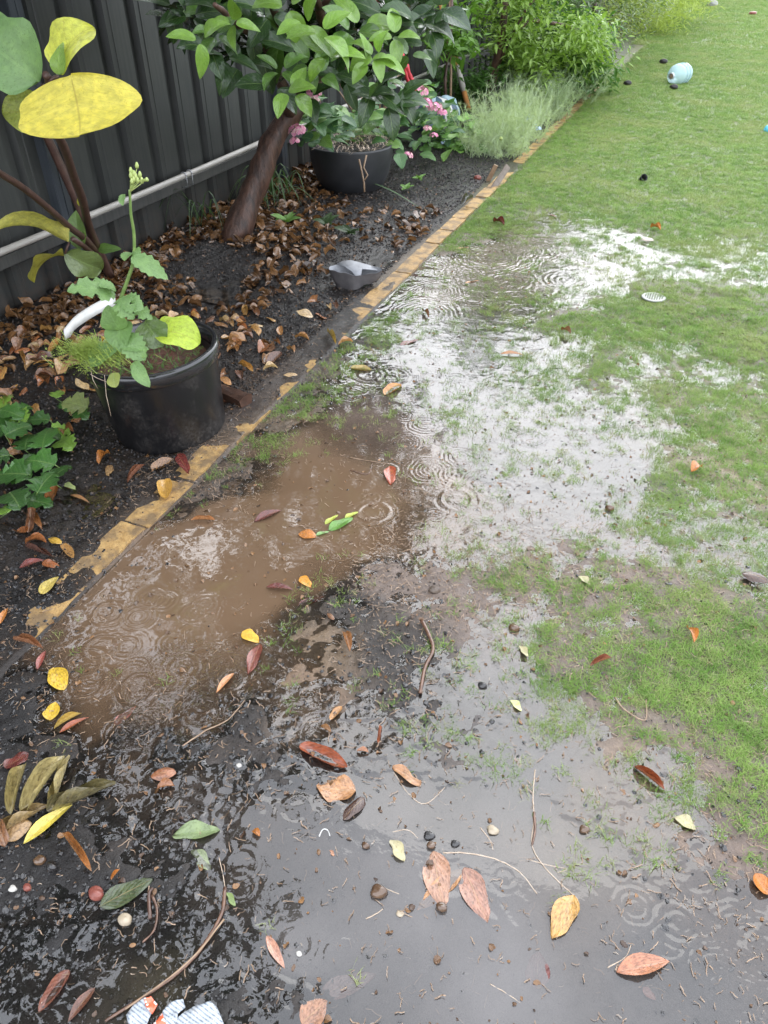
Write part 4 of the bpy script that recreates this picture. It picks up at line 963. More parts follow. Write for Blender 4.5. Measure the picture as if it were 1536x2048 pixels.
for k in range(-3, 92):
    y = 1.14 + .2655 * k + .1327
    if 6.1 < y < 6.35: continue
    o = bpy.data.objects.new('brick', bms[k % 5]); link(o); o.parent = edg
    o.location = (.062 + rr.uniform(-.004, .004) + (.008 if k % 7 == 3 else 0), y, BTOP - .035 + rr.uniform(-.003, .003)); o.rotation_euler = (rr.uniform(-.012, .012), rr.uniform(-.02, .02), rr.uniform(-.02, .02))

# ---------------------------------------------------------------- black plant pot
PC = Vector((-1.662, 1.955, hz(-1.662, 1.955) - .01)); PH = .335
pot = thing('plant_pot', PC, 'large round black plastic pot with soil and weeds in it', 'plant pot')
bm = bmesh.new()
lathe(bm, [(.19, 0), (.212, 0), (.218, .01), (.244, PH - .055), (.2445, PH - .053)], 64)
lathe(bm, [(.226, PH - .05), (.218, PH - .10), (.20, .03)], 64)
bmobj('pot_wall', bm, M['pot'], pot, True)
M['potrim'] = simple('glossy_black_rim', (.008, .008, .009), (.016, .016, .017), .16, 20, .05, coat=.6)
bm = bmesh.new(); lathe(bm, [(.2455, PH - .052), (.254, PH - .052), (.259, PH - .047), (.260, PH - .010), (.257, PH - .003), (.251, PH), (.240, PH - .001), (.235, PH - .006), (.229, PH - .051)], 64)
bmobj('rim', bm, M['potrim'], pot, True)
pot.rotation_euler = (math.radians(1.5), math.radians(-3.5), 0); pot.scale = (.93, .93, 1.0)
bm = bmesh.new(); rings = []
for i in range(15):
    r_ = .228 * i / 14
    rings.append([bm.verts.new((r_ * math.cos(k * math.pi / 24), r_ * math.sin(k * math.pi / 24), PH - .075 + .03 * float(fbm([r_ * math.cos(k * math.pi / 24) + 3], [r_ * math.sin(k * math.pi / 24)], .08, 3)[0]))) for k in range(48)])
for a, b_ in zip(rings, rings[1:]):
    for k in range(48): bm.faces.new((a[k], a[(k + 1) % 48], b_[(k + 1) % 48], b_[k]))
M['potsoil'] = simple('reddish_potting_mix', (.04, .018, .012), (.13, .05, .03), .45, 40, 1.0, .008, 60)
bmobj('soil', bm, M['potsoil'], pot, True)
def potpt(px, py, z=0.0):
    p = G(px, py, PC.z + z); return p
def PW(x, y, z): return PC + Vector((x, y, z))

# white plastic sheet caught behind the pot rim
a = potpt(128, 668, PH + .01); b_ = potpt(232, 605, PH + .01)
V, F = [], []
for i in range(13):
    t = i / 12; p = a.lerp(b_, t) + Vector((-.012, .018, 0)) * math.sin(t * 3.14) * 1.5
    for j in range(5):
        s = j / 4; dz = .014 * math.sin(s * 3.1) + (.012 * s if i > 1 else 0)
        w_ = .06 * (min(1, (t + .06) * 3.5) ** .6)
        V.append(p + Vector((.30, -.55, -.55)).normalized() * (s - .55) * w_ + Vector((0, 0, dz - .05 * max(0, .25 - t) * s)))
for i in range(12):
    for j in range(4): q = i * 5 + j; F.append((q, q + 5, q + 6, q + 1))
o = meshobj('plastic_strip', V, F, M['white'], None, True); md = o.modifiers.new('thick', 'SOLIDIFY'); md.thickness = .004
tag(o, 'curved white plastic strip with soil splashes resting on the pot rim', 'plastic strip')

# sow thistle in the pot
d0 = (PC + Vector((0, 0, PH))).length
def pw(px, py, d): return at(px, py, d)
base = at(236, 728, 2.42)
DST = 2.40
stp = [at(x_, y_, d_) for x_, y_, d_ in ((236,735,2.43),(238,690,2.40),(232,640,2.36),(237,610,2.33),(255,560,2.28),(267,520,2.25),(268,470,2.22),(262,430,2.19),(260,395,2.17),(259,380,2.16))]
weed = thing('sow_thistle', stp[0], 'tall sow thistle weed with yellow green buds growing in the pot', 'weed')
q = [p - stp[0] for p in spline(stp, 5)]
tubeobj('stem', q, [.0065 - .0035 * i / len(q) for i in range(len(q))], M['stemgreen'], weed, 8)
for (x0, y0, x1, y1, w_, k, dz) in ((262,512,338,560,.05,'tooth',2.22),(262,505,248,522,.04,'tooth',2.24),(268,500,282,512,.03,'tooth',2.24),(232,588,132,582,.10,'lobed',2.3),(232,578,196,572,.05,'tooth',2.3),(240,595,268,640,.075,'lobed',2.3),(245,600,288,620,.06,'tooth',2.3),
    (245,640,240,705,.10,'heart',2.38),(250,670,292,722,.075,'tooth',2.36),(225,690,182,735,.095,'heart',2.4),(240,660,215,610,.085,'heart',2.36),(238,690,300,700,.04,'tooth',2.36),(262,610,306,640,.05,'lobed',2.33),(228,745,230,775,.045,'round',2.30),(268,728,300,775,.045,'heart',2.30),(265,725,285,745,.035,'tooth',2.32),
    (246,388,246,412,.022,'tooth',2.17)):
    put_leaf(k, 'softgreen', at(x0, y0, dz), at(x1, y1, dz - .02), w_, (-.1, -.55, .8), (.17, .29, .10) if k != 'round' else (.26, .30, .08), 'leaf', weed)
for (x_, y_) in ((262,346),(268,352),(262,356),(272,358),(280,354),(268,364),(276,366),(284,366),(264,368),(274,336)):
    p = at(x_, y_, 2.15) - stp[0]; bm = bmesh.new(); tube(bm, [p, p + Vector((.001, 0, .006)), p + Vector((.002, 0, .014))], [.0042, .0052, .002], 8); tube(bm, [p, at(260, 384, 2.16) - stp[0]], .0012, 5)
    bmobj('flower_bud', bm, M['budgreen'], weed, True)
p0, p1 = at(276, 362, 2.15) - stp[0], at(292, 360, 2.14) - stp[0]
tubeobj('flower_bud', [p0, p1, p1 + Vector((.004, 0, .002))], [.0015, .004, .0055], M['budgreen'], weed)

# the two fallen big leaves inside the pot
tag(put_leaf('big2', 'yleaf', at(306, 660, 2.45), at(405, 688, 2.43), .115, (-.15, -.5, .8), (.42, .55, .05), 'fallen_leaf'), 'large lime green leaf lying inside the black pot', 'leaf')
tag(put_leaf('big2', 'green', at(288, 640, 2.45), at(330, 695, 2.42), .095, (-.15, -.45, .8), (.11, .17, .05), 'fallen_leaf'), 'large dull green leaf lying under the lime one inside the pot', 'leaf')
tag(put_leaf('curl1', 'dead', at(206, 685, 2.45), at(214, 676, 2.44), .02, (0, -.3, 1), (.7, .33, .03), 'fallen_leaf'), 'small orange leaf among the weeds inside the pot', 'leaf')
# chickweed mat spilling over the rim : uncountable threads
bm = bmesh.new(); rr = random.Random(9)
c0 = at(196, 705, 2.42)
for k in range(900):
    a = rr.uniform(0, 6.28); r_ = abs(rr.gauss(0, .055)); p = c0 + Vector((math.cos(a) * r_ * 1.2, math.sin(a) * r_ * .8, rr.uniform(-.02, .02) - r_ * .05))
    out = Vector((-.8 + rr.uniform(-.5, .7), -.25 + rr.uniform(-.6, .6), rr.uniform(-.2, .5))).normalized(); L = rr.uniform(.02, .07)
    m_ = p + out * L * .6 + Vector((0, 0, .008)); e = p + out * L + Vector((0, 0, -.018 * rr.random())); s = out.cross(Vector((0, 0, 1))).normalized() * .0009
    v = [bm.verts.new(p - s), bm.verts.new(p + s), bm.verts.new(m_ + s), bm.verts.new(m_ - s), bm.verts.new(e)]
    bm.faces.new(v[:4]); bm.faces.new((v[3], v[2], v[4]))
    if rr.random() < .8:
        for u in range(2):
            t_ = rr.uniform(.3, 1); c_ = p.lerp(e, t_); g_ = rr.uniform(.0025, .005); n1 = Vector((rr.uniform(-1, 1), rr.uniform(-1, 1), .4)).normalized() * g_; n2 = n1.cross(Vector((0, .3, 1))).normalized() * g_ * .6
            bm.faces.new([bm.verts.new(c_ - n1), bm.verts.new(c_ + n2), bm.verts.new(c_ + n1), bm.verts.new(c_ - n2)])
me = bpy.data.meshes.new('chickweed'); bm.to_mesh(me); bm.free(); me.uv_layers.new(name='UVMap'); me.materials.append(M['yellowfine'])
o = bpy.data.objects.new('chickweed', me); link(o); tag(o, 'yellow green thread like weed spilling over the left rim of the pot', 'weed')
bm = bmesh.new()
for k in range(420):
    a = rr.uniform(0, 6.28); r_ = .2 * math.sqrt(rr.random()); p = PW(math.cos(a) * r_, math.sin(a) * r_, PH - .06 + rr.uniform(0, .03)); out = Vector((rr.uniform(-1, 1), rr.uniform(-1, 1), rr.uniform(0, .8))).normalized() * rr.uniform(.015, .05)
    s = out.cross(Vector((0, 0, 1))).normalized() * rr.uniform(.0007, .003); v = [bm.verts.new(p - s), bm.verts.new(p + s), bm.verts.new(p + out * .6 + s), bm.verts.new(p + out * .6 - s), bm.verts.new(p + out)]
    bm.faces.new(v[:4]); bm.faces.new((v[3], v[2], v[4]))
me = bpy.data.meshes.new('potting_litter'); bm.to_mesh(me); bm.free(); me.uv_layers.new(name='UVMap'); me.materials.append(M['midleaf'])
o = bpy.data.objects.new('ground_weeds', me); link(o); o.parent = pot; o.location = -PC; tag(o, kind='stuff')
for k, (x0, y0, x1, y1) in enumerate(((209, 750, 222, 832), (180, 748, 216, 765), (182, 742, 196, 778))):
    tubeobj('root_thread', [at(x0, y0, 2.33) - stp[0], at((x0 + x1) / 2 - 3, (y0 + y1) / 2, 2.32) - stp[0], at(x1, y1, 2.34) - stp[0]], .0008, M['straw'], weed, 5)

# ---------------------------------------------------------------- big leaved plant with yellow leaves by the fence
fb = G(222, 560); fb = Vector((-2.86, 3.12, hz(-2.86, 3.12) - .01))
fig = thing('large_leaved_shrub', fb, 'lanky shrub with huge yellow and green leaves in front of the fence', 'shrub')
def rel(pts, o): return [Vector(p) - o.location for p in pts]
s1 = [fb, at(205, 520, 4.3), at(180, 460, 3.9), at(165, 400, 3.55), at(148, 355, 3.3), at(130, 300, 3.0), at(108, 255, 2.75), at(100, 225, 2.6), at(98, 165, 2.5), at(92, 150, 2.45)]
tubeobj('stem', spline(rel(s1, fig), 5), [.022 - .012 * i / 45 for i in range(46)], M['stembrown'], fig)
s2 = [at(205, 520, 4.3), at(172, 480, 3.85), at(140, 455, 3.55), at(95, 415, 3.2), at(45, 375, 2.95), at(0, 347, 2.75), at(-40, 320, 2.6)]
tubeobj('stem', spline(rel(s2, fig), 5), [.016 - .006 * i / 30 for i in range(31)], M['stembrown'], fig)
s3 = [at(190, 512, 4.1), at(165, 490, 3.8), at(146, 478, 3.6)]
tubeobj('stem', rel(s3, fig), [.014, .013, .011], M['stembrown'], fig)
YL = (.66, .60, .09)
for (k, m_, b_, t_, w_, n_, c_) in (
    ('big', 'yleaf', at(140, 149, 2.33), at(160, 272, 2.25), pxlen(208, 2.28), 'cam', (.66, .57, .09)),
    ('big2', 'yleaf', at(118, 152, 2.43), at(192, 52, 2.45), pxlen(100, 2.3), (-.3, -1, .35), (.60, .62, .10)),
    ('heart', 'green', at(120, 150, 2.40), at(126, 84, 2.42), pxlen(38, 2.4), (-.2, -1, .1), (.24, .38, .08)),
    ('big2', 'softgreen', at(84, 168, 2.5), at(-60, 60, 2.6), pxlen(120, 2.5), (-.1, -.8, .7), (.17, .29, .11)),
    ('big2', 'yleaf', at(96, 232, 2.6), at(0, 225, 2.6), pxlen(60, 2.6), (-.1, -.9, .35), (.26, .30, .05)),
    ('heart', 'softgreen', at(86, 232, 2.6), at(62, 262, 2.58), pxlen(22, 2.5), (.1, -.9, .3), (.14, .24, .06)),
    ('big2', 'yleaf', at(143, 482, 3.55), at(-25, 468, 3.1), pxlen(60, 3.3), (-.1, -.6, .9), (.70, .66, .18)),
    ('big2', 'yleaf', at(130, 508, 3.7), at(66, 568, 3.6), pxlen(66, 3.6), (-.3, -.8, .3), (.36, .33, .05)),
    ('big2', 'green', at(126, 505, 3.7), at(206, 540, 3.8), pxlen(50, 3.7), (-.1, -.9, .6), (.14, .19, .06)),
    ('lance', 'softgreen', at(160, 500, 3.8), at(152, 420, 3.8), pxlen(38, 3.8), (.3, -1, .1), (.15, .24, .07)),
    ('heart', 'softgreen', at(196, 498, 4.1), at(243, 498, 4.0), pxlen(18, 4.0), (.1, -.8, .5), (.14, .25, .07)),
    ('lance', 'yleaf', at(168, 418, 3.7), at(160, 388, 3.65), pxlen(14, 3.7), (.1, -1, .2), (.55, .55, .08))):
    o = put_leaf(k, m_, b_, t_, w_, n_, c_, 'leaf', fig)
for (x0, y0, x1, y1, d) in ((98, 165, 118, 152, 2.45), (96, 200, 84, 168, 2.52), (100, 235, 96, 232, 2.6), (146, 478, 143, 482, 3.57), (140, 484, 130, 508, 3.68)):
    tubeobj('leaf_stalk', rel([at(x0, y0, d), at((x0 + x1) / 2, (y0 + y1) / 2 - 3, d), at(x1, y1, d)], fig), .005, M['stembrown'], fig, 6)

# ---------------------------------------------------------------- leaning tree with broad glossy leaves
tb = Vector((-2.62, 3.95, -.05)); tree = thing('leaning_tree', tb, 'leaning tree with brown trunk and broad glossy green leaves', 'tree')
tp = [tb, onX(468, 480, -2.58), onX(498, 400, -2.52), onX(524, 335, -2.46), onX(548, 275, -2.4), onX(580, 230, -2.32), onX(603, 195, -2.26)]
q = spline(rel(tp, tree), 6)
def trunkmesh(pts, rads, name, parent, n=14):
    bm = bmesh.new(); tube(bm, pts, rads, n)
    for v in bm.verts: v.co += Vector((vnoise(v.co.x + 2, v.co.z * .35 + v.co.y, .05, 2), vnoise(v.co.y, v.co.z * .35, .05, 4), 0)) * .024
    return bmobj(name, bm, M['bark'], parent, True)
trunkmesh(q, list(np.interp(np.linspace(0, 1, len(q)), [0, .12, .3, .6, .85, 1], [.115, .088, .076, .066, .056, .046])), 'trunk', tree)
top = tp[-1]
br = [(top, onX(640, 150, -2.15), at(655, 90, 4.2), at(640, 20, 3.8), at(600, -80, 3.5)), (tp[-2], at(560, 160, 4.4), at(520, 90, 4.0), at(470, 40, 3.6), at(430, 10, 3.4)), (top, at(590, 120, 4.3), at(560, 50, 4.0), at(520, -60, 3.8)),
      (onX(640, 150, -2.15), at(700, 110, 4.3), at(760, 80, 4.2), at(800, 30, 4.0)), (at(655, 90, 4.2), at(700, 150, 4.1), at(740, 185, 3.9)), (at(700, 110, 4.3), at(735, 90, 4.0), at(755, 60, 3.8)), (at(640, 20, 3.8), at(560, -150, 3.2), at(420, -260, 2.8), at(250, -330, 2.6)), (at(640, 20, 3.8), at(760, -120, 3.6), at(860, -200, 3.6))]
for b_ in br:
    qq = spline(rel(b_, tree), 5); r0 = .034 if b_[0] is top or b_[0] is tp[-2] else .014
    trunkmesh(qq, [r0 * (1 - .75 * i / len(qq)) for i in range(len(qq))], 'branch', tree, 8)
for (x, y) in ((645, 180), (615, 150)):
    pass
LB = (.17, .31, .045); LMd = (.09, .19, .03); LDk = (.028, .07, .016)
RO = [ # centre px, leaves, leaf px, depth, colour, spread angle start
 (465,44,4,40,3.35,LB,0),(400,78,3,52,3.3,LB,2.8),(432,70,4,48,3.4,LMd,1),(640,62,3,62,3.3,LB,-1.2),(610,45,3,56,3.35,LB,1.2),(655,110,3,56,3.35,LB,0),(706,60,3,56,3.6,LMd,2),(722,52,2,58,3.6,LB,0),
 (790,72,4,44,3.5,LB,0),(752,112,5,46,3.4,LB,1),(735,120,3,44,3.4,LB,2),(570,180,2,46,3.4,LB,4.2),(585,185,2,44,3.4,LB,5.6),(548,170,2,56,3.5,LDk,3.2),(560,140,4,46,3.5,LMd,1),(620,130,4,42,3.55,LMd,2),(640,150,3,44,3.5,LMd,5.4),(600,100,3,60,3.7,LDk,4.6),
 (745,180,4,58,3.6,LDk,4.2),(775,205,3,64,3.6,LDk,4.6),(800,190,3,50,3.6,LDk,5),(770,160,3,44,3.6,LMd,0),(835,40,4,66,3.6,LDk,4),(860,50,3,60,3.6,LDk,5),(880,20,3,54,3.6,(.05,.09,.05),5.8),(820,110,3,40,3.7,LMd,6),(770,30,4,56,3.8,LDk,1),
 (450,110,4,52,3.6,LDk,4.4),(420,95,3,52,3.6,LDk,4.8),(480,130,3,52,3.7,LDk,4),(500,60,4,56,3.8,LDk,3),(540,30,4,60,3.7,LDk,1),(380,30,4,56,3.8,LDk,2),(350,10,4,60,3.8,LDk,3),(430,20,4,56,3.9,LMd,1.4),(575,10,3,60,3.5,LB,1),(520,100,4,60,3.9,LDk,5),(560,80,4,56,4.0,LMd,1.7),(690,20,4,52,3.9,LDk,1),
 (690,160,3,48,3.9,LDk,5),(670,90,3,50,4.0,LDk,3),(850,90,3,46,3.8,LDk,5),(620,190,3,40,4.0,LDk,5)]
nleaf = 0
rl = random.Random(21)
for (cx, cy, n_, lp, d, c_, a0) in RO:
    cc = at(cx, cy, d)
    for k in range(n_):
        a = a0 + k * 6.28 / max(n_, 3) + rl.uniform(-.3, .3); tl = lp / FPX * d * rl.uniform(.85, 1.15)
        # hang outward on a shallow cone seen from the camera side
        tip2 = at(cx + math.cos(a) * lp, cy - math.sin(a) * lp * .8 + lp * .18, d + rl.uniform(-.05, .04)); dirv = (tip2 - cc).normalized() * tl
        cc2 = cc + dirv * .12
        nv = (-cc + Vector((0, 0, CAM_H))).normalized() * .55 + Vector((rl.uniform(-.35, .35), rl.uniform(-.35, .35), .9))
        kk = rl.uniform(.8, 1.2)
        put_leaf(rl.choice(['cam', 'cam2', 'cam']), 'green', cc2, cc2 + dirv, tl * rl.uniform(.48, .62), nv, tuple(v * kk for v in c_), 'leaf', tree); nleaf += 1
put_leaf('curl2', 'dead', at(664, 82, 3.6), at(676, 118, 3.6), .045, (0, -1, .2), (.25, .09, .05), 'leaf', tree)
# the dark inner crown and the part over the pool that shades it
bm = bmesh.new(); uvd = []
def crown_cluster(bm, c, n_, s):
    for k in range(n_):
        a = rl.uniform(0, 6.28); e = rl.uniform(-.9, .5); dv = Vector((math.cos(a) * math.cos(e), math.sin(a) * math.cos(e), math.sin(e))); L = s * rl.uniform(.7, 1.2)
        p = c + dv * L * .15; sd_ = dv.cross(Vector((rl.uniform(-.5, .5), rl.uniform(-.5, .5), 1))).normalized(); up = sd_.cross(dv) * L * .08
        pts = [p, p + dv * L * .35 + sd_ * L * .3 + up, p + dv * L * .7 + sd_ * L * .22 + up, p + dv * L, p + dv * L * .7 - sd_ * L * .22 + up, p + dv * L * .35 - sd_ * L * .3 + up]
        v = [bm.verts.new(q) for q in pts]; bm.faces.new((v[0], v[1], v[2], v[3])); bm.faces.new((v[0], v[3], v[4], v[5]))
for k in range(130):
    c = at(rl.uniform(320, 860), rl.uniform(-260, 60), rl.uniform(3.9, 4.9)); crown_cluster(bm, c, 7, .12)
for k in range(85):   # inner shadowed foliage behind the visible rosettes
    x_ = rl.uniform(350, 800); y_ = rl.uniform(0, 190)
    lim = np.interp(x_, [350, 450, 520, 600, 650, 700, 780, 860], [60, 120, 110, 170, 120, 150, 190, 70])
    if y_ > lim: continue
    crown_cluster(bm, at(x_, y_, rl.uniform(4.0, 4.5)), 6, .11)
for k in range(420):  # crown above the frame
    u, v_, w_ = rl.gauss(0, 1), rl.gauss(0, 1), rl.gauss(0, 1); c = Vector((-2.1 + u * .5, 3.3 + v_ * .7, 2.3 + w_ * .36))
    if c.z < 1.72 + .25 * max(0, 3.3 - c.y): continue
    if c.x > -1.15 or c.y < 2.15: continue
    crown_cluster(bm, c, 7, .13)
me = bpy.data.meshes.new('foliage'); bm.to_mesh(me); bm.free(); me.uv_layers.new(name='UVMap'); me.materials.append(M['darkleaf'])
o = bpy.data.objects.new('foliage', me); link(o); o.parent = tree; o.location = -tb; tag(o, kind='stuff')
# unseen leaf mass added above the frame to shade the near left corner
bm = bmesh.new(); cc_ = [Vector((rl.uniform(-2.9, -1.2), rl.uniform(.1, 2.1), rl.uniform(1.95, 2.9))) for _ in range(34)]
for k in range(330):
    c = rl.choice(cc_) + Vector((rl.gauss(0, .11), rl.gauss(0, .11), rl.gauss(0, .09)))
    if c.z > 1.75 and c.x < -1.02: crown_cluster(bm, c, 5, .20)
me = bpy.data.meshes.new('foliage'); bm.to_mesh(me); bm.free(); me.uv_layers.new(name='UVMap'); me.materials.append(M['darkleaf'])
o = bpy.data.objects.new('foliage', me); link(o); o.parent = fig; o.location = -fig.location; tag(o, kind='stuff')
tubeobj('stem', spline(rel([fb, Vector((-2.9, 2.9, .9)), Vector((-2.7, 2.3, 1.7)), Vector((-2.2, 1.5, 2.2)), Vector((-1.6, 1.0, 2.5))], fig), 5), [.024 - .016 * i / 21 for i in range(21)], M['stembrown'], fig)  # extra stem added to carry the unseen shading leaves overhead

# ---------------------------------------------------------------- half round bowl with dry mulch
BC = Vector((-2.39, 5.30, .0)); bowl = thing('bowl_planter', BC, 'dark half round bowl planter filled with dry straw mulch', 'planter')
bm = bmesh.new(); lathe(bm, [(0, .005), (.19, 0), (.235, .03), (.275, .12), (.297, .22), (.303, .295), (.303, .305), (.290, .307), (.286, .29), (.27, .27)], 56); bmobj('bowl', bm, M['bowl'], bowl, True)
bm = bmesh.new(); rings = []
for i in range(9):
    r_ = .285 * i / 8; rings.append([bm.verts.new((r_ * math.cos(k * math.pi / 20), r_ * math.sin(k * math.pi / 20), .285 + .03 * (1 - (r_ / .285) ** 2) + rl.uniform(-.004, .004))) for k in range(40)])
for a, b_ in zip(rings, rings[1:]):
    for k in range(40): bm.faces.new((a[k], a[(k + 1) % 40], b_[(k + 1) % 40], b_[k]))
bmobj('soil', bm, M['crumb'], bowl)
bm = bmesh.new()
for k in range(650):
    a = rl.uniform(0, 6.28); r_ = .28 * math.sqrt(rl.random()); p = Vector((math.cos(a) * r_, math.sin(a) * r_, .30 + .025 * (1 - (r_ / .28) ** 2) + rl.uniform(0, .015)))
    out = Vector((rl.uniform(-1, 1), rl.uniform(-1, 1), rl.uniform(-.15, .3))).normalized() * rl.uniform(.02, .07); s = out.cross(Vector((0, 0, 1))).normalized() * rl.uniform(.001, .003)
    m_ = p + out * .5 + Vector((0, 0, .008)); v = [bm.verts.new(p - s), bm.verts.new(p + s), bm.verts.new(m_ + s), bm.verts.new(m_ - s), bm.verts.new(p + out + s * .4), bm.verts.new(p + out - s * .4)]
    bm.faces.new((v[0], v[1], v[2], v[3])); bm.faces.new((v[3], v[2], v[4], v[5]))
o = bmobj('straw_mulch', bm, M['straw'], bowl); tag(o, kind='stuff')
o = bpy.data.objects.new('empty', None) if False else None
for pts in (((718, 318), (724, 345), (728, 365), (729, 384)), ((733, 310), (727, 335), (735, 350), (728, 362))):
    tubeobj('dry_stalk', [at(a, b_, 5.42) - BC for a, b_ in pts], .006, M['stake'], bowl, 6)
def strap(p, ang, L, w_, h, mat, name, parent, c_, droop=1.0):
    """long arching strap leaf"""
    V, F = [], []; d = Vector((math.cos(ang), math.sin(ang), 0)); s = Vector((-d.y, d.x, 0))
    for i in range(9):
        t = i / 8; q_ = p + d * L * t * .8 + Vector((0, 0, h * math.sin(t * math.pi * (.55 + .45 * droop)) )) ; ww = w_ * (1 - t) ** .6 * (.5 + min(.5, t * 3)) * .5
        V += [q_ - s * ww, q_ + Vector((0, 0, -ww * .4)), q_ + s * ww]
    for i in range(8):
        for j in range(2): q = i * 3 + j; F.append((q, q + 1, q + 4, q + 3))
    o = meshobj(name, V, F, M[mat], parent, True); o.data.uv_layers.new(name='UVMap'); o.color = (*c_, 1); return o
lily = thing('strappy_lily', BC + Vector((-.04, .02, .31)), 'small lily with arching yellowing leaves in the bowl planter', 'plant')
for k in range(9): strap(Vector((rl.uniform(-.05, .05), rl.uniform(-.03, .03), 0)), rl.uniform(0, 6.28), rl.uniform(.12, .24), .014, rl.uniform(.05, .10), 'softgreen', 'leaf', lily, (.40, .42, .13))
cl = thing('strappy_clump', Vector((-2.72, 4.72, hz(-2.72, 4.72))), 'dark green strap leaved clump between the leaning tree and the bowl', 'plant')
for k in range(26): strap(Vector((rl.uniform(-.10, .10), rl.uniform(-.12, .12), 0)), rl.uniform(0, 6.28), rl.uniform(.2, .42), .016, rl.uniform(.10, .26), 'softgreen', 'leaf', cl, (.07, .13, .045))
cl2 = thing('strappy_clump', Vector((-2.86, 4.1, hz(-2.86, 4.1))), 'thin leaved clump behind the foot of the leaning trunk', 'plant')
for k in range(9): strap(Vector((rl.uniform(-.05, .05), rl.uniform(-.08, .08), 0)), rl.uniform(-2.6, -.2), rl.uniform(.3, .5), .012, rl.uniform(.14, .28), 'softgreen', 'leaf', cl2, (.07, .12, .06))
for (p, L, a) in (((-2.5, 4.86), .75, None),):
    a_, b2 = G(690, 368), G(838, 424); d_ = (b2 - a_); o = strap(a_ + Vector((0, 0, .03)), math.atan2(d_.y, d_.x), d_.length / .8, .03, .05, 'softgreen', 'strap_leaf', None, (.12, .19, .10), 1.0)
    tag(o, 'long fallen strap leaf reaching over the black soil in front of the bowl', 'leaf')

# ---------------------------------------------------------------- generic leafy plants
def blob_foliage(name, parent, n_, fn, size, mat, aspect=.4, droop=.3, fine=False):
    bm = bmesh.new(); uvs = bm.loops.layers.uv.new('UVMap')
    for k in range(n_):
        c = fn(); a = rl.uniform(0, 6.28); e = rl.uniform(-.7, .6) - droop * .3; dv = Vector((math.cos(a) * math.cos(e), math.sin(a) * math.cos(e), math.sin(e))); L = size * rl.uniform(.6, 1.3)
        s = dv.cross(Vector((rl.uniform(-.6, .6), rl.uniform(-.6, .6), 1))).normalized() * L * aspect * .5
        sag = Vector((0, 0, -L * droop * .4))
        if fine:
            v = [bm.verts.new(c - s), bm.verts.new(c + s), bm.verts.new(c + dv * L + sag)]; bm.faces.new(v)
        else:
            v = [bm.verts.new(c), bm.verts.new(c + dv * L * .4 + s), bm.verts.new(c + dv * L + sag), bm.verts.new(c + dv * L * .4 - s)]; bm.faces.new((v[0], v[1], v[2])); bm.faces.new((v[0], v[2], v[3]))
    me = bpy.data.meshes.new(name); bm.to_mesh(me); bm.free(); me.materials.append(M[mat])
    o = bpy.data.objects.new(name, me); link(o); o.parent = parent; tag(o, kind='stuff'); return o
def ell(c, r, zmin=0.02, shell=0.0):
    def f():
        while True:
            v = Vector((rl.gauss(0, .5), rl.gauss(0, .5), rl.gauss(0, .5)))
            if v.length > 1.15: continue
            q = Vector((c[0] + v.x * r[0], c[1] + v.y * r[1], c[2] + v.z * r[2]))
            if q.z > zmin: return q
    return f
def clumps(c, r, n_, spread, zmin=.02):
    cs = []
    g = ell(c, r, zmin)
    for _ in range(n_): cs.append(g())
    def f():
        q = rl.choice(cs); p = q + Vector((rl.gauss(0, spread), rl.gauss(0, spread), rl.gauss(0, spread * .8)))
        p.z = max(p.z, zmin); return p
    return f

# hydrangea behind the bowl: every big leaf a part
HB = Vector((-2.62, 6.15, .02)); hyd = thing('hydrangea', HB, 'hydrangea bush with pink flower heads behind the bowl planter', 'shrub')
for k in range(12):
    a = rl.uniform(0, 6.28); e_ = Vector((math.cos(a) * rl.uniform(.1, .35), math.sin(a) * rl.uniform(.2, .8), rl.uniform(.4, .7)))
    tubeobj('stem', [Vector((math.cos(a) * .05, math.sin(a) * .1, 0)), e_ * .55 + Vector((0, 0, .08)), e_], [.009, .007, .004], M['stake'], hyd, 6)
for k in range(300):
    px_, py_ = rl.uniform(590, 905), rl.gauss(245, 36)
    if py_ < 165 or py_ > 330: continue
    if 640 < px_ < 790 and py_ > 285: continue
    if px_ < 640 and (py_ > 300 or py_ < 190): continue
    d = rl.uniform(5.0, 5.7) if px_ < 690 else rl.uniform(5.7, 6.6) if px_ < 800 else rl.uniform(6.2, 7.6)
    p = at(px_, py_, d)
    if p.x < -2.9 or p.z < .03: continue
    a = rl.uniform(0, 6.28); L = rl.uniform(.10, .16); dv = Vector((math.cos(a), math.sin(a), rl.uniform(-.6, .2))).normalized() * L
    c_ = rl.choice([(.06, .15, .045), (.10, .21, .06), (.05, .12, .05), (.16, .29, .07)])
    put_leaf('heart', 'softgreen', p, p + dv, L * .62, (rl.uniform(-.4, .2), rl.uniform(-.8, .1), 1), c_, 'leaf', hyd)
def flowerhead(c, r, mat, mat2, parent, n_=26):
    bm = bmesh.new(); mi = []
    for k in range(n_):
        dv = Vector((rl.gauss(0, 1), rl.gauss(0, 1), abs(rl.gauss(0, .8)))).normalized(); p = c + Vector((dv.x * r, dv.y * r, dv.z * r * .7)); s = r * .34
        t1 = dv.cross(Vector((.3, .2, 1))).normalized(); t2 = dv.cross(t1)
        for q in range(4):
            a = q * 1.571 + rl.random() * .3; u = (t1 * math.cos(a) + t2 * math.sin(a)) * s; w_ = (t2 * math.cos(a) - t1 * math.sin(a)) * s * .5
            f = bm.faces.new([bm.verts.new(p), bm.verts.new(p + u * .6 + w_ + dv * s * .2), bm.verts.new(p + u + dv * s * .1), bm.verts.new(p + u * .6 - w_ + dv * s * .2)]); f.material_index = 0 if rl.random() < .7 else 1
    me = bpy.data.meshes.new('flower_head'); bm.to_mesh(me); bm.free(); me.materials.append(M[mat]); me.materials.append(M[mat2]); o = bpy.data.objects.new('flower_head', me); link(o); o.parent = parent; return o
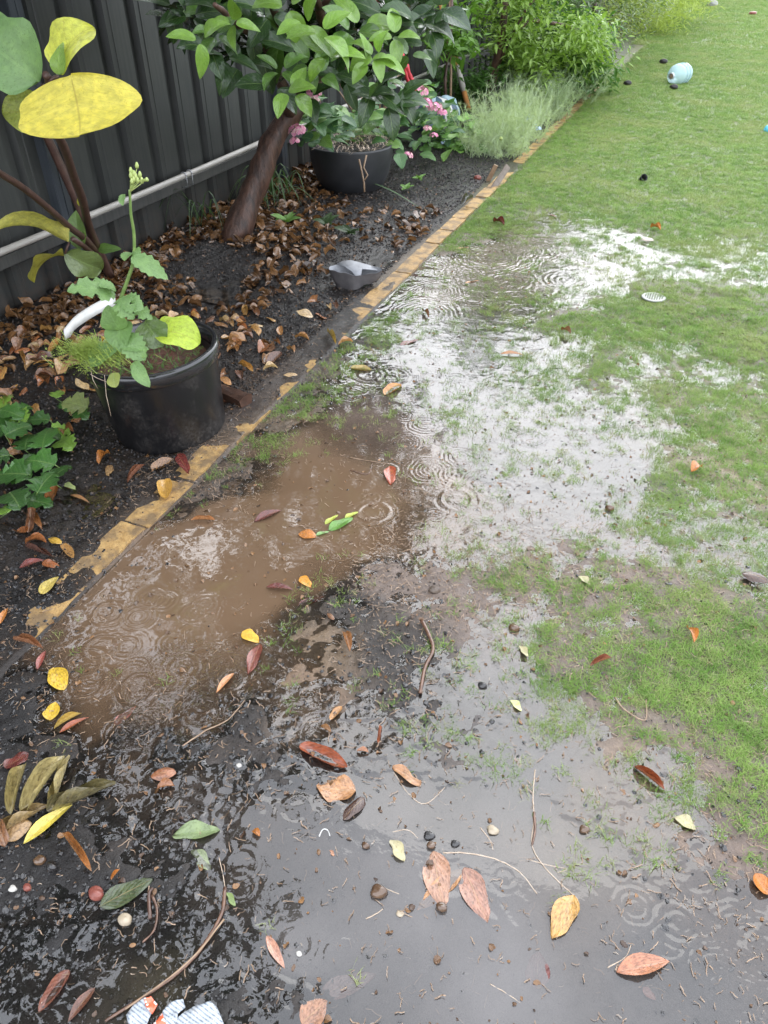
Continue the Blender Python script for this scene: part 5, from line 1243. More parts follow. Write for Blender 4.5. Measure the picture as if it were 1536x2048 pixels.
for (x_, y_, r_, d, m1, m2) in ((624, 190, .05, 4.7, 'pink', 'palepink'), (616, 214, .045, 4.7, 'palepink', 'pink'), (596, 264, .05, 4.65, 'pink', 'palepink'), (842, 184, .05, 6.0, 'pink', 'palepink'), (852, 208, .05, 6.0, 'pink', 'pink'), (870, 216, .05, 6.1, 'pink', 'palepink'), (884, 226, .035, 6.1, 'pink', 'pink'), (855, 258, .03, 5.9, 'palepink', 'pink'), (868, 272, .028, 5.9, 'pink', 'pink'), (816, 312, .035, 5.8, 'pink', 'palepink'), (630, 204, .03, 4.7, 'palepink', 'palepink'), (590, 284, .03, 4.65, 'pink', 'palepink')):
    flowerhead(at(x_, y_, d) - HB, r_, m1, m2, hyd)
# low bright green weeds right of the bowl
gw = thing('lobed_groundcover', Vector((-2.45, 7.1, .02)), 'bright green lobed leafy clump to the right of the hydrangea', 'plant')
for k in range(90):
    px_, py_ = rl.uniform(858, 968), rl.uniform(232, 318)
    if py_ < 232 + (968 - px_) * -.1 + abs(px_ - 925) * .3: continue
    p = at(px_, py_, rl.uniform(7.0, 7.4)); a = rl.uniform(0, 6.28); L = rl.uniform(.07, .12)
    if p.z < .02: p.z = .03
    put_leaf('ivy', 'softgreen', p, p + Vector((math.cos(a) * L, math.sin(a) * L, rl.uniform(-.03, .03))), L * .95, (0, -.5, 1), rl.choice([(.14, .30, .06), (.20, .38, .08), (.10, .22, .05)]), 'leaf', gw)
blob_foliage('foliage', gw, 900, lambda: at(rl.uniform(850, 975), rl.uniform(255, 325), rl.uniform(7.2, 7.5)) - gw.location, .05, 'midleaf', .6, .2)
for k in range(5):   # little weeds on the soil
    x_, y_ = [(575, 448), (650, 452), (700, 470), (838, 360), (812, 380)][k]; p = G(x_, y_, .03); wd_ = thing('small_weed', Vector((p.x, p.y, hz(p.x, p.y))), ['two leaved light green seedling on the litter left of the grey pot shard', 'dark leafy sprout on the black soil behind the grey pot shard', 'dark drooping sprout nearest above the grey pot shard', 'star shaped green seedling on black soil right of the bowl', 'small green seedling below the bowl rim on black soil'][k], 'weed')
    for q in range(7):
        a = q * .9 + rl.random(); L = rl.uniform(.06, .11) if k < 3 else .06
        put_leaf('heart', 'softgreen', wd_.location + Vector((0, 0, .02)), wd_.location + Vector((math.cos(a) * L, math.sin(a) * L, rl.uniform(.02, .07))), L * .5, (0, -.3, 1), [(.16, .30, .07), (.035, .07, .02), (.03, .06, .02), (.16, .30, .07), (.16, .30, .07)][k], 'leaf', wd_)

# leafy weed patch at the left edge
iv = thing('lobed_weed_patch', Vector((-1.95, 1.62, .01)), 'shiny dark green lobed weed spreading at the left edge below the pot', 'plant')
IVP = [(40,860,60,0),(85,895,58,1),(20,910,50,2),(60,950,66,0),(110,930,56,1),(20,985,60,2),(75,985,54,0),(120,880,44,3),(30,830,40,3),(10,870,46,0),(140,860,40,3),(160,830,34,2),(100,840,40,0),(60,812,36,1),(18,790,34,3),(130,800,30,1),(5,950,44,1),(45,1000,46,0),(100,960,44,2),(15,1025,36,3),(150,815,30,0),(175,815,46,4),(110,795,26,3),(80,870,40,2),(50,900,46,0),(0,820,46,1),(90,925,50,0)]
for (x_, y_, s_, c_) in IVP:
    z_ = rl.uniform(.03, .10); p = G(x_, y_, z_); d = (p - Vector((0, 0, CAM_H))).length; L = s_ / FPX * d * 1.1; a = rl.uniform(0, 6.28)
    put_leaf('ivy', 'green', p, p + Vector((math.cos(a) * L, math.sin(a) * L, rl.uniform(-.03, .02))), L * 1.0, (rl.uniform(-.3, .3), rl.uniform(-.5, .1), 1), [(.045, .12, .025), (.06, .16, .03), (.035, .09, .02), (.19, .34, .05), (.20, .24, .08)][c_], 'leaf', iv)
    tubeobj('stalk', [p - iv.location, G(x_ + rl.uniform(-30, 30), y_ + rl.uniform(0, 30), .0) - iv.location], .0018, M['stemgreen'], iv, 5)

# slender sapling with two stakes
sp = Vector((-2.48, 7.85, 0)); sap = thing('sapling', sp, 'slender sapling with small light green leaves tied to two stakes', 'sapling')
for nm, pts, r_, mt in (('stem', [(894, 245), (890, 160), (902, 60), (905, -40)], .014, 'stembrown'), ('stake', [(900, 243), (902, 150), (900, 40), (899, -60)], .012, 'stake'), ('stake', [(888, 246), (894, 100), (903, 0), (906, -60)], .010, 'stake')):
    tubeobj(nm, [at(a, b_, 8.3 - .02 * i) - sp for i, (a, b_) in enumerate(pts)], r_, M[mt], sap, 8)
def px_clumps(boxes, d0, d1, n_, spread):
    cs = []
    for (x0, y0, x1, y1) in boxes:
        for _ in range(int(n_)): cs.append(at(rl.uniform(x0, x1), rl.uniform(y0, y1), rl.uniform(d0, d1)))
    def f():
        q = rl.choice(cs); return q + Vector((rl.gauss(0, spread), rl.gauss(0, spread), rl.gauss(0, spread * .8)))
    return f
def sub(f, o): return lambda: f() - o.location
blob_foliage('foliage', sap, 620, sub(px_clumps([(830, 10, 900, 95), (880, 0, 960, 90), (880, 60, 940, 110)], 7.8, 8.6, 12, .07), sap), .10, 'bright', .42, .4)

# peach like tree with pointed leaves
pt = Vector((-2.45, 8.75, 0)); pch = thing('leafy_fruit_tree', pt, 'light green fruit tree with narrow pointed leaves hanging to the lawn edge', 'tree')
trunkmesh([at(a, b_, d) - pt for a, b_, d in ((978, 215, 9.1), (985, 150, 9.0), (1000, 90, 8.9), (1010, 20, 8.8), (1020, -60, 8.8))], [.05, .045, .04, .035, .03], 'trunk', pch, 10)
trunkmesh([at(a, b_, d) - pt for a, b_, d in ((1000, 90, 8.9), (1060, 40, 8.9), (1130, 50, 9.2), (1200, 85, 9.5), (1235, 105, 9.6))], [.025, .02, .015, .01, .005], 'branch', pch, 8)
trunkmesh([at(a, b_, d) - pt for a, b_, d in ((985, 150, 9.0), (1010, 100, 8.9), (1050, 20, 8.8), (1100, -40, 8.8))], [.025, .02, .015, .01], 'branch', pch, 8)
blob_foliage('crown', pch, 4600, sub(px_clumps([(960, -60, 1150, 60), (990, 20, 1120, 120), (1100, 30, 1200, 130), (1140, 60, 1235, 120), (1040, 90, 1110, 160), (930, -60, 1100, 30), (1000, 60, 1060, 110)], 8.4, 9.8, 20, .09), pch), .085, 'bright', .36, .45)
blob_foliage('inner_foliage', pch, 3200, sub(px_clumps([(970, 0, 1160, 150), (1060, 60, 1200, 160)], 9.4, 10.4, 24, .12), pch), .13, 'midleaf', .3, .6)
blob_foliage('upper_crown', pch, 2600, sub(clumps((-2.2, 9.2, 2.2), (.95, 1.5, .75), 60, .13, 1.52), pch), .13, 'midleaf', .35, .6)
# low leafy shrub by the fence under it
ls = thing('low_leafy_shrub', Vector((-2.7, 8.5, 0)), 'low bright shrub growing beneath the pipe behind the orange handle', 'shrub')
blob_foliage('foliage', ls, 1500, sub(px_clumps([(865, 140, 935, 190), (930, 140, 985, 190), (900, 180, 970, 215)], 8.6, 9.4, 14, .06), ls), .09, 'midleaf', .3, .3)
dg = thing('grey_grassy_tuft', Vector((-2.2, 8.0, 0)), 'dry greyish grass tuft behind the feathery blue flowered patch', 'plant')
for k in range(26): strap(Vector((rl.uniform(-.1, .1), rl.uniform(-.1, .1), 0)), rl.uniform(0, 6.28), rl.uniform(.12, .3), .012, rl.uniform(.12, .25), 'softgreen', 'leaf', dg, (.22, .24, .14))

# feathery love in a mist with pale blue flowers
ng_ = thing('feathery_flower_patch', Vector((-1.9, 7.3, 0)), 'feathery pale green flower patch with pale blue blooms beside the bricks', 'plant')
def feathers(boxes, n_, d0, d1, parent, mat, L0=.03, w_=.0022, seed=1):
    bm = bmesh.new(); r2 = random.Random(seed)
    for (x0, y0, x1, y1) in boxes:
        for _ in range(n_):
            px_, py_ = r2.uniform(x0, x1), r2.uniform(y0, y1); g = G(px_, py_); top_ = g + Vector((r2.uniform(-.22, .22), r2.uniform(-.2, .2), r2.uniform(.06, .40)))
            q = [g, g.lerp(top_, .5) + Vector((r2.uniform(-.03, .03), r2.uniform(-.03, .03), .02)), top_]; s = Vector((1, .2, 0)) * w_ * .7
            for a, b_ in zip(q, q[1:]): bm.faces.new([bm.verts.new(a - s), bm.verts.new(a + s), bm.verts.new(b_ + s), bm.verts.new(b_ - s)])
            for nd in range(4):
                t = (.35, .6, .8, 1.0)[nd] + r2.uniform(-.06, .0); c = q[0].lerp(q[1], t * 2) if t < .5 else q[1].lerp(q[2], t * 2 - 1); R0 = L0 * r2.uniform(.7, 1.5)
                for k in range(13):
                    dv = Vector((r2.gauss(0, 1), r2.gauss(0, 1), r2.gauss(.3, .8))).normalized() * R0; s2 = dv.cross(Vector((0, 1, .3))).normalized() * w_ * .5
                    bm.faces.new([bm.verts.new(c - s2), bm.verts.new(c + s2), bm.verts.new(c + dv)])
    for v in bm.verts: v.co -= parent.location
    me = bpy.data.meshes.new('foliage'); bm.to_mesh(me); bm.free(); me.uv_layers.new(name='UVMap'); me.materials.append(M[mat]); o = bpy.data.objects.new('foliage', me); link(o); o.parent = parent; tag(o, kind='stuff')
feathers([(930, 300, 1040, 322), (960, 265, 1060, 305), (990, 240, 1085, 290)], 130, 7, 8, ng_, 'feather', .05, .0032, 4)
for (x_, y_, r_) in ((1060, 236, .04),(1058, 240, .03), (1076, 258, .028), (1025, 205, .024), (1046, 232, .018), (902, 265, .016), (886, 286, .02), (1072, 250, .014)):
    gg = G(x_, y_ + 30); flowerhead(at(x_, y_, (gg - Vector((0, 0, 1.5))).length * .97) - ng_.location, r_, 'blue', 'teal', ng_, 9)
for (x_, y_) in ((972, 235), (1002, 150), (965, 195), (1062, 140), (1010, 262), (1096, 205), (1002, 277)):
    gg = G(x_, y_ + 30); p = at(x_, y_, (gg - Vector((0, 0, 1.5))).length * .97) - ng_.location; bm = bmesh.new(); bmesh.ops.create_uvsphere(bm, u_segments=8, v_segments=6, radius=.016)
    for v in bm.verts: v.co += p
    bmobj('seed_head', bm, M['budgreen'], ng_, True)
ng2 = thing('feathery_weed_patch', Vector((-2.0, 9.8, 0)), 'duller feathery growth beyond the blue flowers, under the fruit tree', 'plant')
feathers([(1060, 200, 1130, 250), (1090, 170, 1190, 215), (1130, 150, 1215, 180), (1020, 180, 1100, 240)], 80, 8, 11, ng2, 'feather', .06, .005, 5)
blob_foliage('leafy_undergrowth', ng2, 2600, sub(px_clumps([(1000, 130, 1120, 210), (1090, 130, 1200, 180)], 9.6, 11.5, 26, .09), ng2), .06, 'finedark', .18, .2)
# needle leaved bushes farther off
b1 = thing('needle_leaved_bush', Vector((-2.1, 13.4, 0)), 'dense dark needle leaved bush bulging over the lawn edge', 'shrub')
blob_foliage('foliage', b1, 16000, sub(clumps((-2.05, 13.2, 1.3), (1.0, 1.8, 2.1), 200, .16), b1), .10, 'finedark', .16, .1)
trunkmesh([Vector((0, 0, 0)), Vector((.05, .1, .5)), Vector((-.05, .2, 1.2))], [.05, .04, .02], 'stem', b1, 8)
b2 = thing('yellow_green_bush', Vector((-1.9, 18.5, 0)), 'airy yellow green bush farthest along the lawn edge', 'shrub')
blob_foliage('foliage', b2, 16000, sub(clumps((-1.75, 18.2, .8), (1.15, 2.9, 1.25), 170, .18), b2), .13, 'yellowfine', .12, .3)
trunkmesh([Vector((0, 0, 0)), Vector((.05, .1, .5)), Vector((-.05, .2, 1.2))], [.05, .04, .02], 'stem', b2, 8)
b3 = thing('tall_hedge_tree', Vector((-2.6, 24, 0)), 'dull green tree at the far end of the garden bed', 'tree')
blob_foliage('crown', b3, 9000, sub(clumps((-2.3, 24.5, 1.6), (1.1, 3.6, 1.7), 120, .3), b3), .18, 'midleaf', .2, .3)
trunkmesh([Vector((0, 0, 0)), Vector((.05, .1, .9)), Vector((-.05, .2, 1.8))], [.09, .07, .04], 'trunk', b3, 8)
b4 = thing('dark_screen_bush', Vector((-2.65, 11.2, 0)), 'dark bush filling the bed between fruit tree and fence', 'shrub')
blob_foliage('foliage', b4, 11000, sub(clumps((-2.5, 11.2, 1.5), (.75, 1.6, 2.0), 150, .15), b4), .10, 'finedark', .25, .2)
trunkmesh([Vector((0, 0, 0)), Vector((.05, .1, .5)), Vector((-.05, .2, 1.2))], [.05, .04, .02], 'stem', b4, 8)

# ---------------------------------------------------------------- orange handle, bag and red straps
hb = G(942, 236); ht = at(872, -30, 8.55)
hd = thing('tool_handle', hb, 'long orange tool handle with a white label leaning on the fence', 'tool')
tubeobj('shaft', [Vector((0, 0, 0)), (ht - hb) * .5, ht - hb], [.026, .027, .024], M['orange'], hd, 12)
tubeobj('label_sleeve', [(ht - hb) * .22, (ht - hb) * .42], .0285, M['label'], hd, 12)
tubeobj('blade_socket', [Vector((.02, -.03, -.02)), (ht - hb) * .06], [.033, .030], M['dark'], hd, 12)
bgc = at(872, 214, 7.9); bgc.z = .16
bag = thing('striped_bag', Vector((bgc.x, bgc.y, 0)), 'pale blue bag with dark and white stripes behind the hydrangea', 'bag')
for i, mt in enumerate(['teal', 'navy', 'white', 'navy', 'teal', 'navy', 'white', 'teal']):
    V, F = [], []
    for j in range(3):
        a0 = .3 - .42 * (i + j / 2)
        for k in range(9):
            t = k / 8 * math.pi; V.append((.24 * math.cos(a0 * 1.0) * math.sin(t) ** .6, .17 * math.sin(a0) * math.sin(t) ** .6 * (1 if True else 0), .13 + .17 * -math.cos(t)))
    for j in range(2):
        for k in range(8): q = j * 9 + k; F.append((q, q + 1, q + 10, q + 9))
    meshobj('stripe_panel', V, F, M[mt], bag, True)
bm = bmesh.new(); bmesh.ops.create_icosphere(bm, subdivisions=3, radius=.085)
for v in bm.verts: v.co = Vector((v.co.x * 1.1, v.co.y, v.co.z * .8)) * (1 + .12 * math.sin(v.co.x * 40) * math.sin(v.co.z * 50)) + Vector((.10, .02, .24))
bmobj('stuffed_top', bm, M['teal'], bag, True)
rd = thing('red_cloth', at(828, 165, 7.3), 'crumpled red cloth straps hanging between hydrangea and sapling', 'cloth')
for pts in (((803, 105), (812, 135), (824, 160), (834, 178)), ((812, 128), (820, 150), (828, 172), (826, 180)), ((808, 130), (816, 160), (836, 190), (848, 200))):
    qq = spline([at(a, b_, 7.2) - rd.location for a, b_ in pts], 4); V, F = [], []
    for i, p in enumerate(qq): V += [p + Vector((-.018, .01 * math.sin(i), 0)), p + Vector((0, -.012, .004)), p + Vector((.018, .01 * math.cos(i), 0))]
    for i in range(len(qq) - 1):
        for j in range(2): q = i * 3 + j; F.append((q, q + 1, q + 4, q + 3))
    o = meshobj('strap', V, F, M['red'], rd, True); o.modifiers.new('thick', 'SOLIDIFY').thickness = .004
bm = bmesh.new(); bmesh.ops.create_icosphere(bm, subdivisions=3, radius=.06); pc = at(842, 188, 7.3) - rd.location
for v in bm.verts: v.co = v.co * (1 + .25 * math.sin(v.co.x * 90) * math.cos(v.co.z * 70)) + pc
bmobj('bundle', bm, M['red'], rd, True)
rd2 = thing('red_ribbon', at(760, 8, 4.8), 'red ribbon end showing among the leaves at the top', 'ribbon')
for (x_, y_) in ((758, 2), (750, 10), (768, 0)):
    p = at(x_, y_, 4.8) - rd2.location; o = meshobj('tail', [p + Vector((-.02, 0, -.012)), p + Vector((.015, .01, -.02)), p + Vector((.03, 0, .02)), p + Vector((-.008, -.01, .02))], [(0, 1, 2, 3)], M['red'], rd2); o.modifiers.new('thick', 'SOLIDIFY').thickness = .003

# ---------------------------------------------------------------- broken grey pot
gp0 = G(712, 572); gp0.z = hz(gp0.x, gp0.y) - .004
shd = thing('broken_pot', gp0, 'broken grey plastic pot with torn pale edge lying by the bricks', 'broken pot')
ux = (G(770, 560) - G(672, 560)).normalized(); uy = Vector((-ux.y, ux.x, 0))
def outline(s, k=32):
    P = []
    for i in range(k):
        a = i / k * 2 * math.pi; x = math.cos(a) * .145; y = math.sin(a) * .075
        # right lobe narrower, pinched in front at x=.03
        w_ = 1 - .30 * max(0, min(1, (x - .0) / .13)) ; y *= w_
        if y < 0: y += .028 * math.exp(-((x - .035) / .022) ** 2)
        P.append((x * s, y * s))
    return P
def shell(scales, zs, mat, name, inner=False):
    V, F = [], []
    rj = random.Random(5)
    jag = [rj.uniform(-1, 1) for _ in range(32)]
    for si, (s, z) in enumerate(zip(scales, zs)):
        for i, (x, y) in enumerate(outline(s)):
            # right lobe hovers above the soil : base only under the left part
            xx = x; zz = z
            if x > .03: zz = max(z, .026 + (x - .03) * .18); 
            if si == len(scales) - 1:
                zz += jag[i] * .006 - .012 * (x > .03) - (.020 if y < 0 and -.02 < x < .03 else 0)
            V.append(ux * xx + uy * y + Vector((0, 0, zz)))
    n_ = 32
    for r_ in range(len(scales) - 1):
        for i in range(n_): F.append((r_ * n_ + i, r_ * n_ + (i + 1) % n_, (r_ + 1) * n_ + (i + 1) % n_, (r_ + 1) * n_ + i))
    if not inner: F.append(tuple(range(n_))[::-1])
    o = meshobj(name, V, F, mat, shd, True); m_ = o.modifiers.new('smooth', 'SUBSURF'); m_.levels = 2; m_.render_levels = 2; return o
shell([.70, .74, .78, .80, .90, .97, 1.0], [0, .003, .024, .026, .06, .088, .104], M['greypot'], 'outer_wall')
shell([.45, .8, .93, .985], [.05, .055, .085, .106], M['greyin'], 'torn_lining', True)
V = [ux * x + uy * y + Vector((0, 0, z)) for x, y, z in ((-.10, .05, .112), (-.06, .02, .108), (-.02, -.03, .100), (.0, -.055, .085), (.03, -.05, .088), (.035, -.01, .106), (.08, .0, .098), (.12, .015, .088), (.10, .05, .095), (.03, .06, .112), (-.03, .075, .122), (-.07, .07, .118))]
meshobj('torn_flap', V + [ux * .0 + uy * .012 + Vector((0, 0, .098))], [(i, (i + 1) % 12, 12) for i in range(12)], M['greyin'], shd, True).modifiers.new('thick', 'SOLIDIFY').thickness = .003

# ---------------------------------------------------------------- wood, twigs, roots
def gz_(px, py, lift=.006): g = G(px, py); return G(px, py, max(hz(g.x, g.y), 0) + lift)
a, b_ = gz_(432, 775, .02), gz_(492, 800, .02); bm = bmesh.new(); d = (b_ - a); s = Vector((-d.y, d.x, 0)).normalized() * .028
qs = [a, a.lerp(b_, .35), a.lerp(b_, .7), b_]
rg = [[bm.verts.new(p + s * u + Vector((0, 0, w_)) + Vector((random.uniform(-.003, .003),) * 3)) for u, w_ in ((-1, -.025), (1, -.025), (1.0, .012), (.5, .022), (-.4, .018), (-1.05, .008))] for p in qs]
for r_, t_ in zip(rg, rg[1:]):
    for k in range(6): bm.faces.new((r_[k], r_[(k + 1) % 6], t_[(k + 1) % 6], t_[k]))
bm.faces.new(rg[0][::-1]); bm.faces.new(rg[-1])
tag(bmobj('wood_offcut', bm, M['wood'], None), 'short dark wet wood offcut beside the black pot', 'wood')
def twig(name, pts, r0, r1, mat, label, cat, z=.006):
    q = spline([gz_(a, b_, z) for a, b_ in pts], 5); o = tubeobj(name, q, [r0 + (r1 - r0) * i / len(q) for i in range(len(q))], M[mat], None, 7)
    for v in o.data.vertices: v.co.z += .0012 * math.sin(v.co.x * 300) * math.cos(v.co.y * 260)
    return tag(o, label, cat)
twig('twig', [(843, 1240), (858, 1270), (866, 1300), (850, 1335), (840, 1386)], .0055, .0045, 'twig', 'bent reddish brown twig standing out of the mud in the middle', 'twig', .01)
twig('twig', [(450, 1775), (442, 1830), (400, 1900), (350, 1950), (290, 1992), (210, 2042)], .004, .0025, 'twig', 'long dark curved twig through the black chips in the near left', 'twig', .006)
twig('twig', [(448, 1838), (395, 1905), (330, 1962), (250, 2018)], .002, .0015, 'stake', 'thin pale twig lying along the long dark curved one', 'twig', .009)
twig('twig', [(304, 1790), (314, 1820), (308, 1860), (285, 1885)], .0028, .0018, 'twig', 'short forked twig below the dark green leaf', 'twig')
twig('twig', [(300, 1838), (298, 1790), (305, 1775)], .004, .003, 'wood', 'stubby dark stick beside the short forked twig', 'twig')
twig('twig', [(365, 1492), (410, 1462), (455, 1440), (490, 1400)], .002, .0012, 'straw2', 'pale broken stalk on the dark shore of the brown pool', 'twig', .01)
twig('twig', [(700, 915), (740, 922), (780, 928)], .0016, .0012, 'straw2', 'thin straw coloured stalk crossing the shallow end of the brown pool', 'twig', .002)
twig('twig', [(700, 940), (735, 948), (745, 925)], .002, .0014, 'twig', 'forked dark stalk by the clean red leaf', 'twig', .002)
twig('twig', [(1230, 1395), (1250, 1420), (1290, 1440), (1292, 1400)], .002, .0014, 'straw2', 'crooked grass runner at the near edge of the lawn', 'twig', .006)
twig('twig', [(578, 1052), (610, 1052), (628, 1056)], .0012, .001, 'straw2', 'hair thin stalk behind the round orange leaf', 'twig', .002)
twig('root_strand', [(1070, 1540), (1066, 1590), (1068, 1640), (1064, 1690), (1090, 1735), (1148, 1792)], .0014, .0009, 'straw', 'long pale root strand running down to the orange and yellow leaf', 'root', .001)
twig('root_strand', [(1068, 1625), (1070, 1660), (1064, 1690)], .0035, .002, 'twig', 'dark knotted piece on the long pale root strand', 'root', .002)
twig('root_strand', [(886, 1706), (930, 1706), (990, 1718), (1040, 1745), (1074, 1788)], .0016, .0009, 'straw', 'pale root strand curving above the two big tan leaves', 'root', .0)
twig('root_strand', [(784, 1664), (815, 1660), (836, 1676)], .001, .0008, 'straw', 'short pale root strand above the cream fragment', 'root', .0)
twig('root_strand', [(788, 1545), (815, 1585), (850, 1608), (890, 1575)], .0011, .0008, 'straw', 'pale root strand looping below the half sunken tan leaf', 'root', .0)
twig('root_strand', [(960, 1655), (980, 1680), (986, 1700)], .0012, .0008, 'straw', 'pale root strand beside the small shell like pebble', 'root', .0)
twig('root_strand', [(638, 1673), (645, 1660), (655, 1660), (660, 1672)], .0014, .001, 'white', 'tiny white wormlike root in the near puddle', 'root', .0)
twig('root_strand', [(1215, 1935), (1250, 1915), (1262, 1890)], .0012, .0008, 'straw', 'branched pale root above the three pointed orange leaf', 'root', .0)
twig('root_strand', [(438, 1715), (446, 1750), (450, 1775)], .0009, .0007, 'straw', 'fine pale root leading up from the long dark curved twig', 'root', .0)
twig('root_strand', [(732, 1838), (752, 1828), (766, 1818)], .0013, .0008, 'straw', 'short straight pale root below the round seed pod', 'root', .0)
twig('root_strand', [(752, 1768), (778, 1780), (798, 1788)], .0011, .0007, 'straw', 'short pale root right of the round seed pod', 'root', .0)
twig('root_strand', [(1060, 1720), (1095, 1730), (1132, 1738), (1115, 1746)], .0009, .0006, 'straw', 'forked pale rootlet near the orange and yellow leaf', 'root', .0)
twig('root_strand', [(980, 1968), (1010, 1985), (1040, 2005)], .0009, .0006, 'straw', 'thin pale rootlet in the near puddle at the bottom', 'root', .0)
a, b_ = gz_(988, 375, .0), at(1016, 332, (gz_(988, 375) - Vector((0, 0, 1.5))).length + .12); V = []
dd_ = (b_ - a).normalized(); s = dd_.cross(Vector((.5, -.8, .2))).normalized() * .022; t_ = dd_.cross(s).normalized() * .007
V = [p + s * i + t_ * j for p in (a - dd_ * .02, b_) for i, j in ((-1, -1), (1, -1), (1, 1), (-1, 1))]; F = [(0, 1, 2, 3), (7, 6, 5, 4), (0, 4, 5, 1), (1, 5, 6, 2), (2, 6, 7, 3), (3, 7, 4, 0)]
tag(meshobj('wood_stake', V, F, M['greywood']), 'weathered grey wooden peg slanting over the yellow bricks', 'peg')
a, b_ = gz_(976, 362, .0), gz_(992, 330, .10); dd_ = (b_ - a).normalized(); s = dd_.cross(Vector((.5, -.8, .2))).normalized() * .016; t_ = dd_.cross(s).normalized() * .006
V = [p + s * i + t_ * j for p in (a - dd_ * .02, b_) for i, j in ((-1, -1), (1, -1), (1, 1), (-1, 1))]
tag(meshobj('wood_stake', V, F, M['stake']), 'short brown wooden peg behind the grey peg', 'peg')
a, b_ = gz_(925, 412, .02), gz_(945, 398, .04); tag(put_leaf('roll1', 'dead', a, b_, .09, (0, 0, 1), (.05, .05, .03), 'fallen_leaf'), 'very dark folded leaf on the brick edging in the distance', 'leaf')

# ---------------------------------------------------------------- pebbles, pods and other small things
def pebble(name, px, py, r, mat, label, cat, flat=.7, lift=0):
    p = gz_(px, py, 0); d = (p - Vector((0, 0, CAM_H))).length; R = r / FPX * d; bm = bmesh.new(); bmesh.ops.create_icosphere(bm, subdivisions=3, radius=R)
    ph = random.uniform(0, 6)
    for v in bm.verts:
        k = 1 + .16 * math.sin(v.co.x / R * 2.3 + ph) * math.cos(v.co.y / R * 2.7 + ph) + .08 * math.sin(v.co.y / R * 5 + ph * 2) + .05 * math.sin(v.co.z / R * 7 + v.co.x / R * 4); v.co = Vector((v.co.x * 1.12, v.co.y * .9, v.co.z * flat)) * k
    o = bmobj(name, bm, M[mat], None, True); o.location = p + Vector((0, 0, R * flat * .45 + lift)); return tag(o, label, cat)
pebble('seed_pod', 757, 1785, 13, 'seed', 'round brown seed pod lying in the near puddle', 'seed pod', .8)
pebble('seed_pod', 731, 1692, 7, 'seed', 'small brown seed pod left of the cream leaf fragment', 'seed pod', .8)
pebble('bark_piece', 858, 1672, 9, 'chip', 'dark bark piece above the large pale tan leaf', 'bark piece', .5)
pebble('bark_piece', 910, 1688, 7, 'chip', 'dark rounded bark piece right of the large pale tan leaf tip', 'bark piece', .6)
pebble('bark_piece', 862, 1693, 7, 'seed', 'reddish bit at the stalk of the large pale tan leaf', 'bark piece', .6, .004)
pebble('bark_piece', 883, 1817, 9, 'seed', 'wet brown bit on the lower tip of the large pale tan leaf', 'bark piece', .7, .004)
pebble('bark_piece', 964, 1372, 8, 'chip', 'round black chip in the water right of the bent twig', 'bark piece', .7)
pebble('pebble', 985, 1661, 10, 'stone_pale', 'shell like pale and brown pebble in the near puddle', 'pebble', .6)
pebble('pebble', 193, 1789, 13, 'stone_red', 'red pebble among the black chips', 'pebble', .7)
pebble('pebble', 250, 1841, 11, 'stone_pale', 'cream pebble among the black chips', 'pebble', .7)
pebble('pebble', 105, 1735, 10, 'chip', 'blue black pebble among the black chips', 'pebble', .8)
pebble('pebble', 26, 1778, 6, 'white_pebble', 'tiny white pebble near the left edge', 'pebble', .7)
pebble('pebble', 478, 1532, 5, 'white_pebble', 'tiny white pebble in the water above the dark ridge', 'pebble', .7)
pebble('pebble', 55, 1776, 7, 'stone_red', 'small reddish pebble next to the tiny white one', 'pebble', .7)
pebble('pebble', 80, 1722, 9, 'seed', 'brown pebble below the yellow lance shaped leaf', 'pebble', .7)
pebble('pebble', 598, 1908, 5, 'white_pebble', 'pale oval pebble sunk near the thin pinkish leaf', 'pebble', .5)
pebble('pebble', 800, 1828, 6, 'stone_pale', 'pale pebble sunk in the middle of the near puddle', 'pebble', .4)
pebble('snail_shell', 1028, 1258, 10, 'seed', 'brown rounded lump at the grass edge in the middle right', 'shell', .8)
pebble('snail_shell', 1219, 1018, 8, 'seed', 'brown rounded lump in the shallow water by the grass', 'shell', .8)
pebble('snail_shell', 1168, 1660, 8, 'seed', 'brown lump with a leg of straw in the near puddle at right', 'shell', .8)
pebble('clod', 868, 1182, 10, 'mudcrumb', 'rounded brown clod on the mud right of the brown pool', 'clod', .7)
for i, (x_, y_, r_) in enumerate(((955, 358, 6), (1112, 118, 0))):
    if r_: pebble('pebble', x_, y_, r_, 'stone_red', 'orange brown pebble on the black soil near the pegs', 'pebble', .8)
# little dark droppings on the far lawn
for (x_, y_, lab) in ((1254, 172, 'dark grey clod on the lawn left of the bottle'), (1346, 180, 'dark grey clod on the lawn just below the bottle'), (1326, 128, 'flat dark scrap on the lawn beside the bottle')):
    pebble('clod', x_, y_, 6, 'crumb', lab, 'clod', .6, .02)
# black broken pot bit on the lawn
p = G(1286, 357, .03); bk = thing('pot_fragment', p, 'small black plastic cup shaped fragment on the lawn', 'pot fragment')
bm = bmesh.new(); lathe(bm, [(.012, -.03), (.020, -.03), (.028, .02), (.025, .02), (.018, -.026)], 20)
o = bmobj('cup', bm, M['pot'], bk, True); o.rotation_euler = (.9, .3, .4)
# blue toy half seen at the right edge
p = G(1536, 264, .02); bl = thing('blue_cap', p, 'small bright blue plastic ball cut by the right edge', 'ball')
bm = bmesh.new(); bmesh.ops.create_uvsphere(bm, u_segments=24, v_segments=16, radius=.043); bmobj('shell', bm, M['ball'], bl, True).location = (0, 0, .02)
bm = bmesh.new(); tube(bm, [(.0435 * math.cos(a), .0435 * math.sin(a), .02) for a in np.linspace(0, 6.2832, 30)], .002, 6, False); bmobj('seam', bm, M['ball'], bl, True)
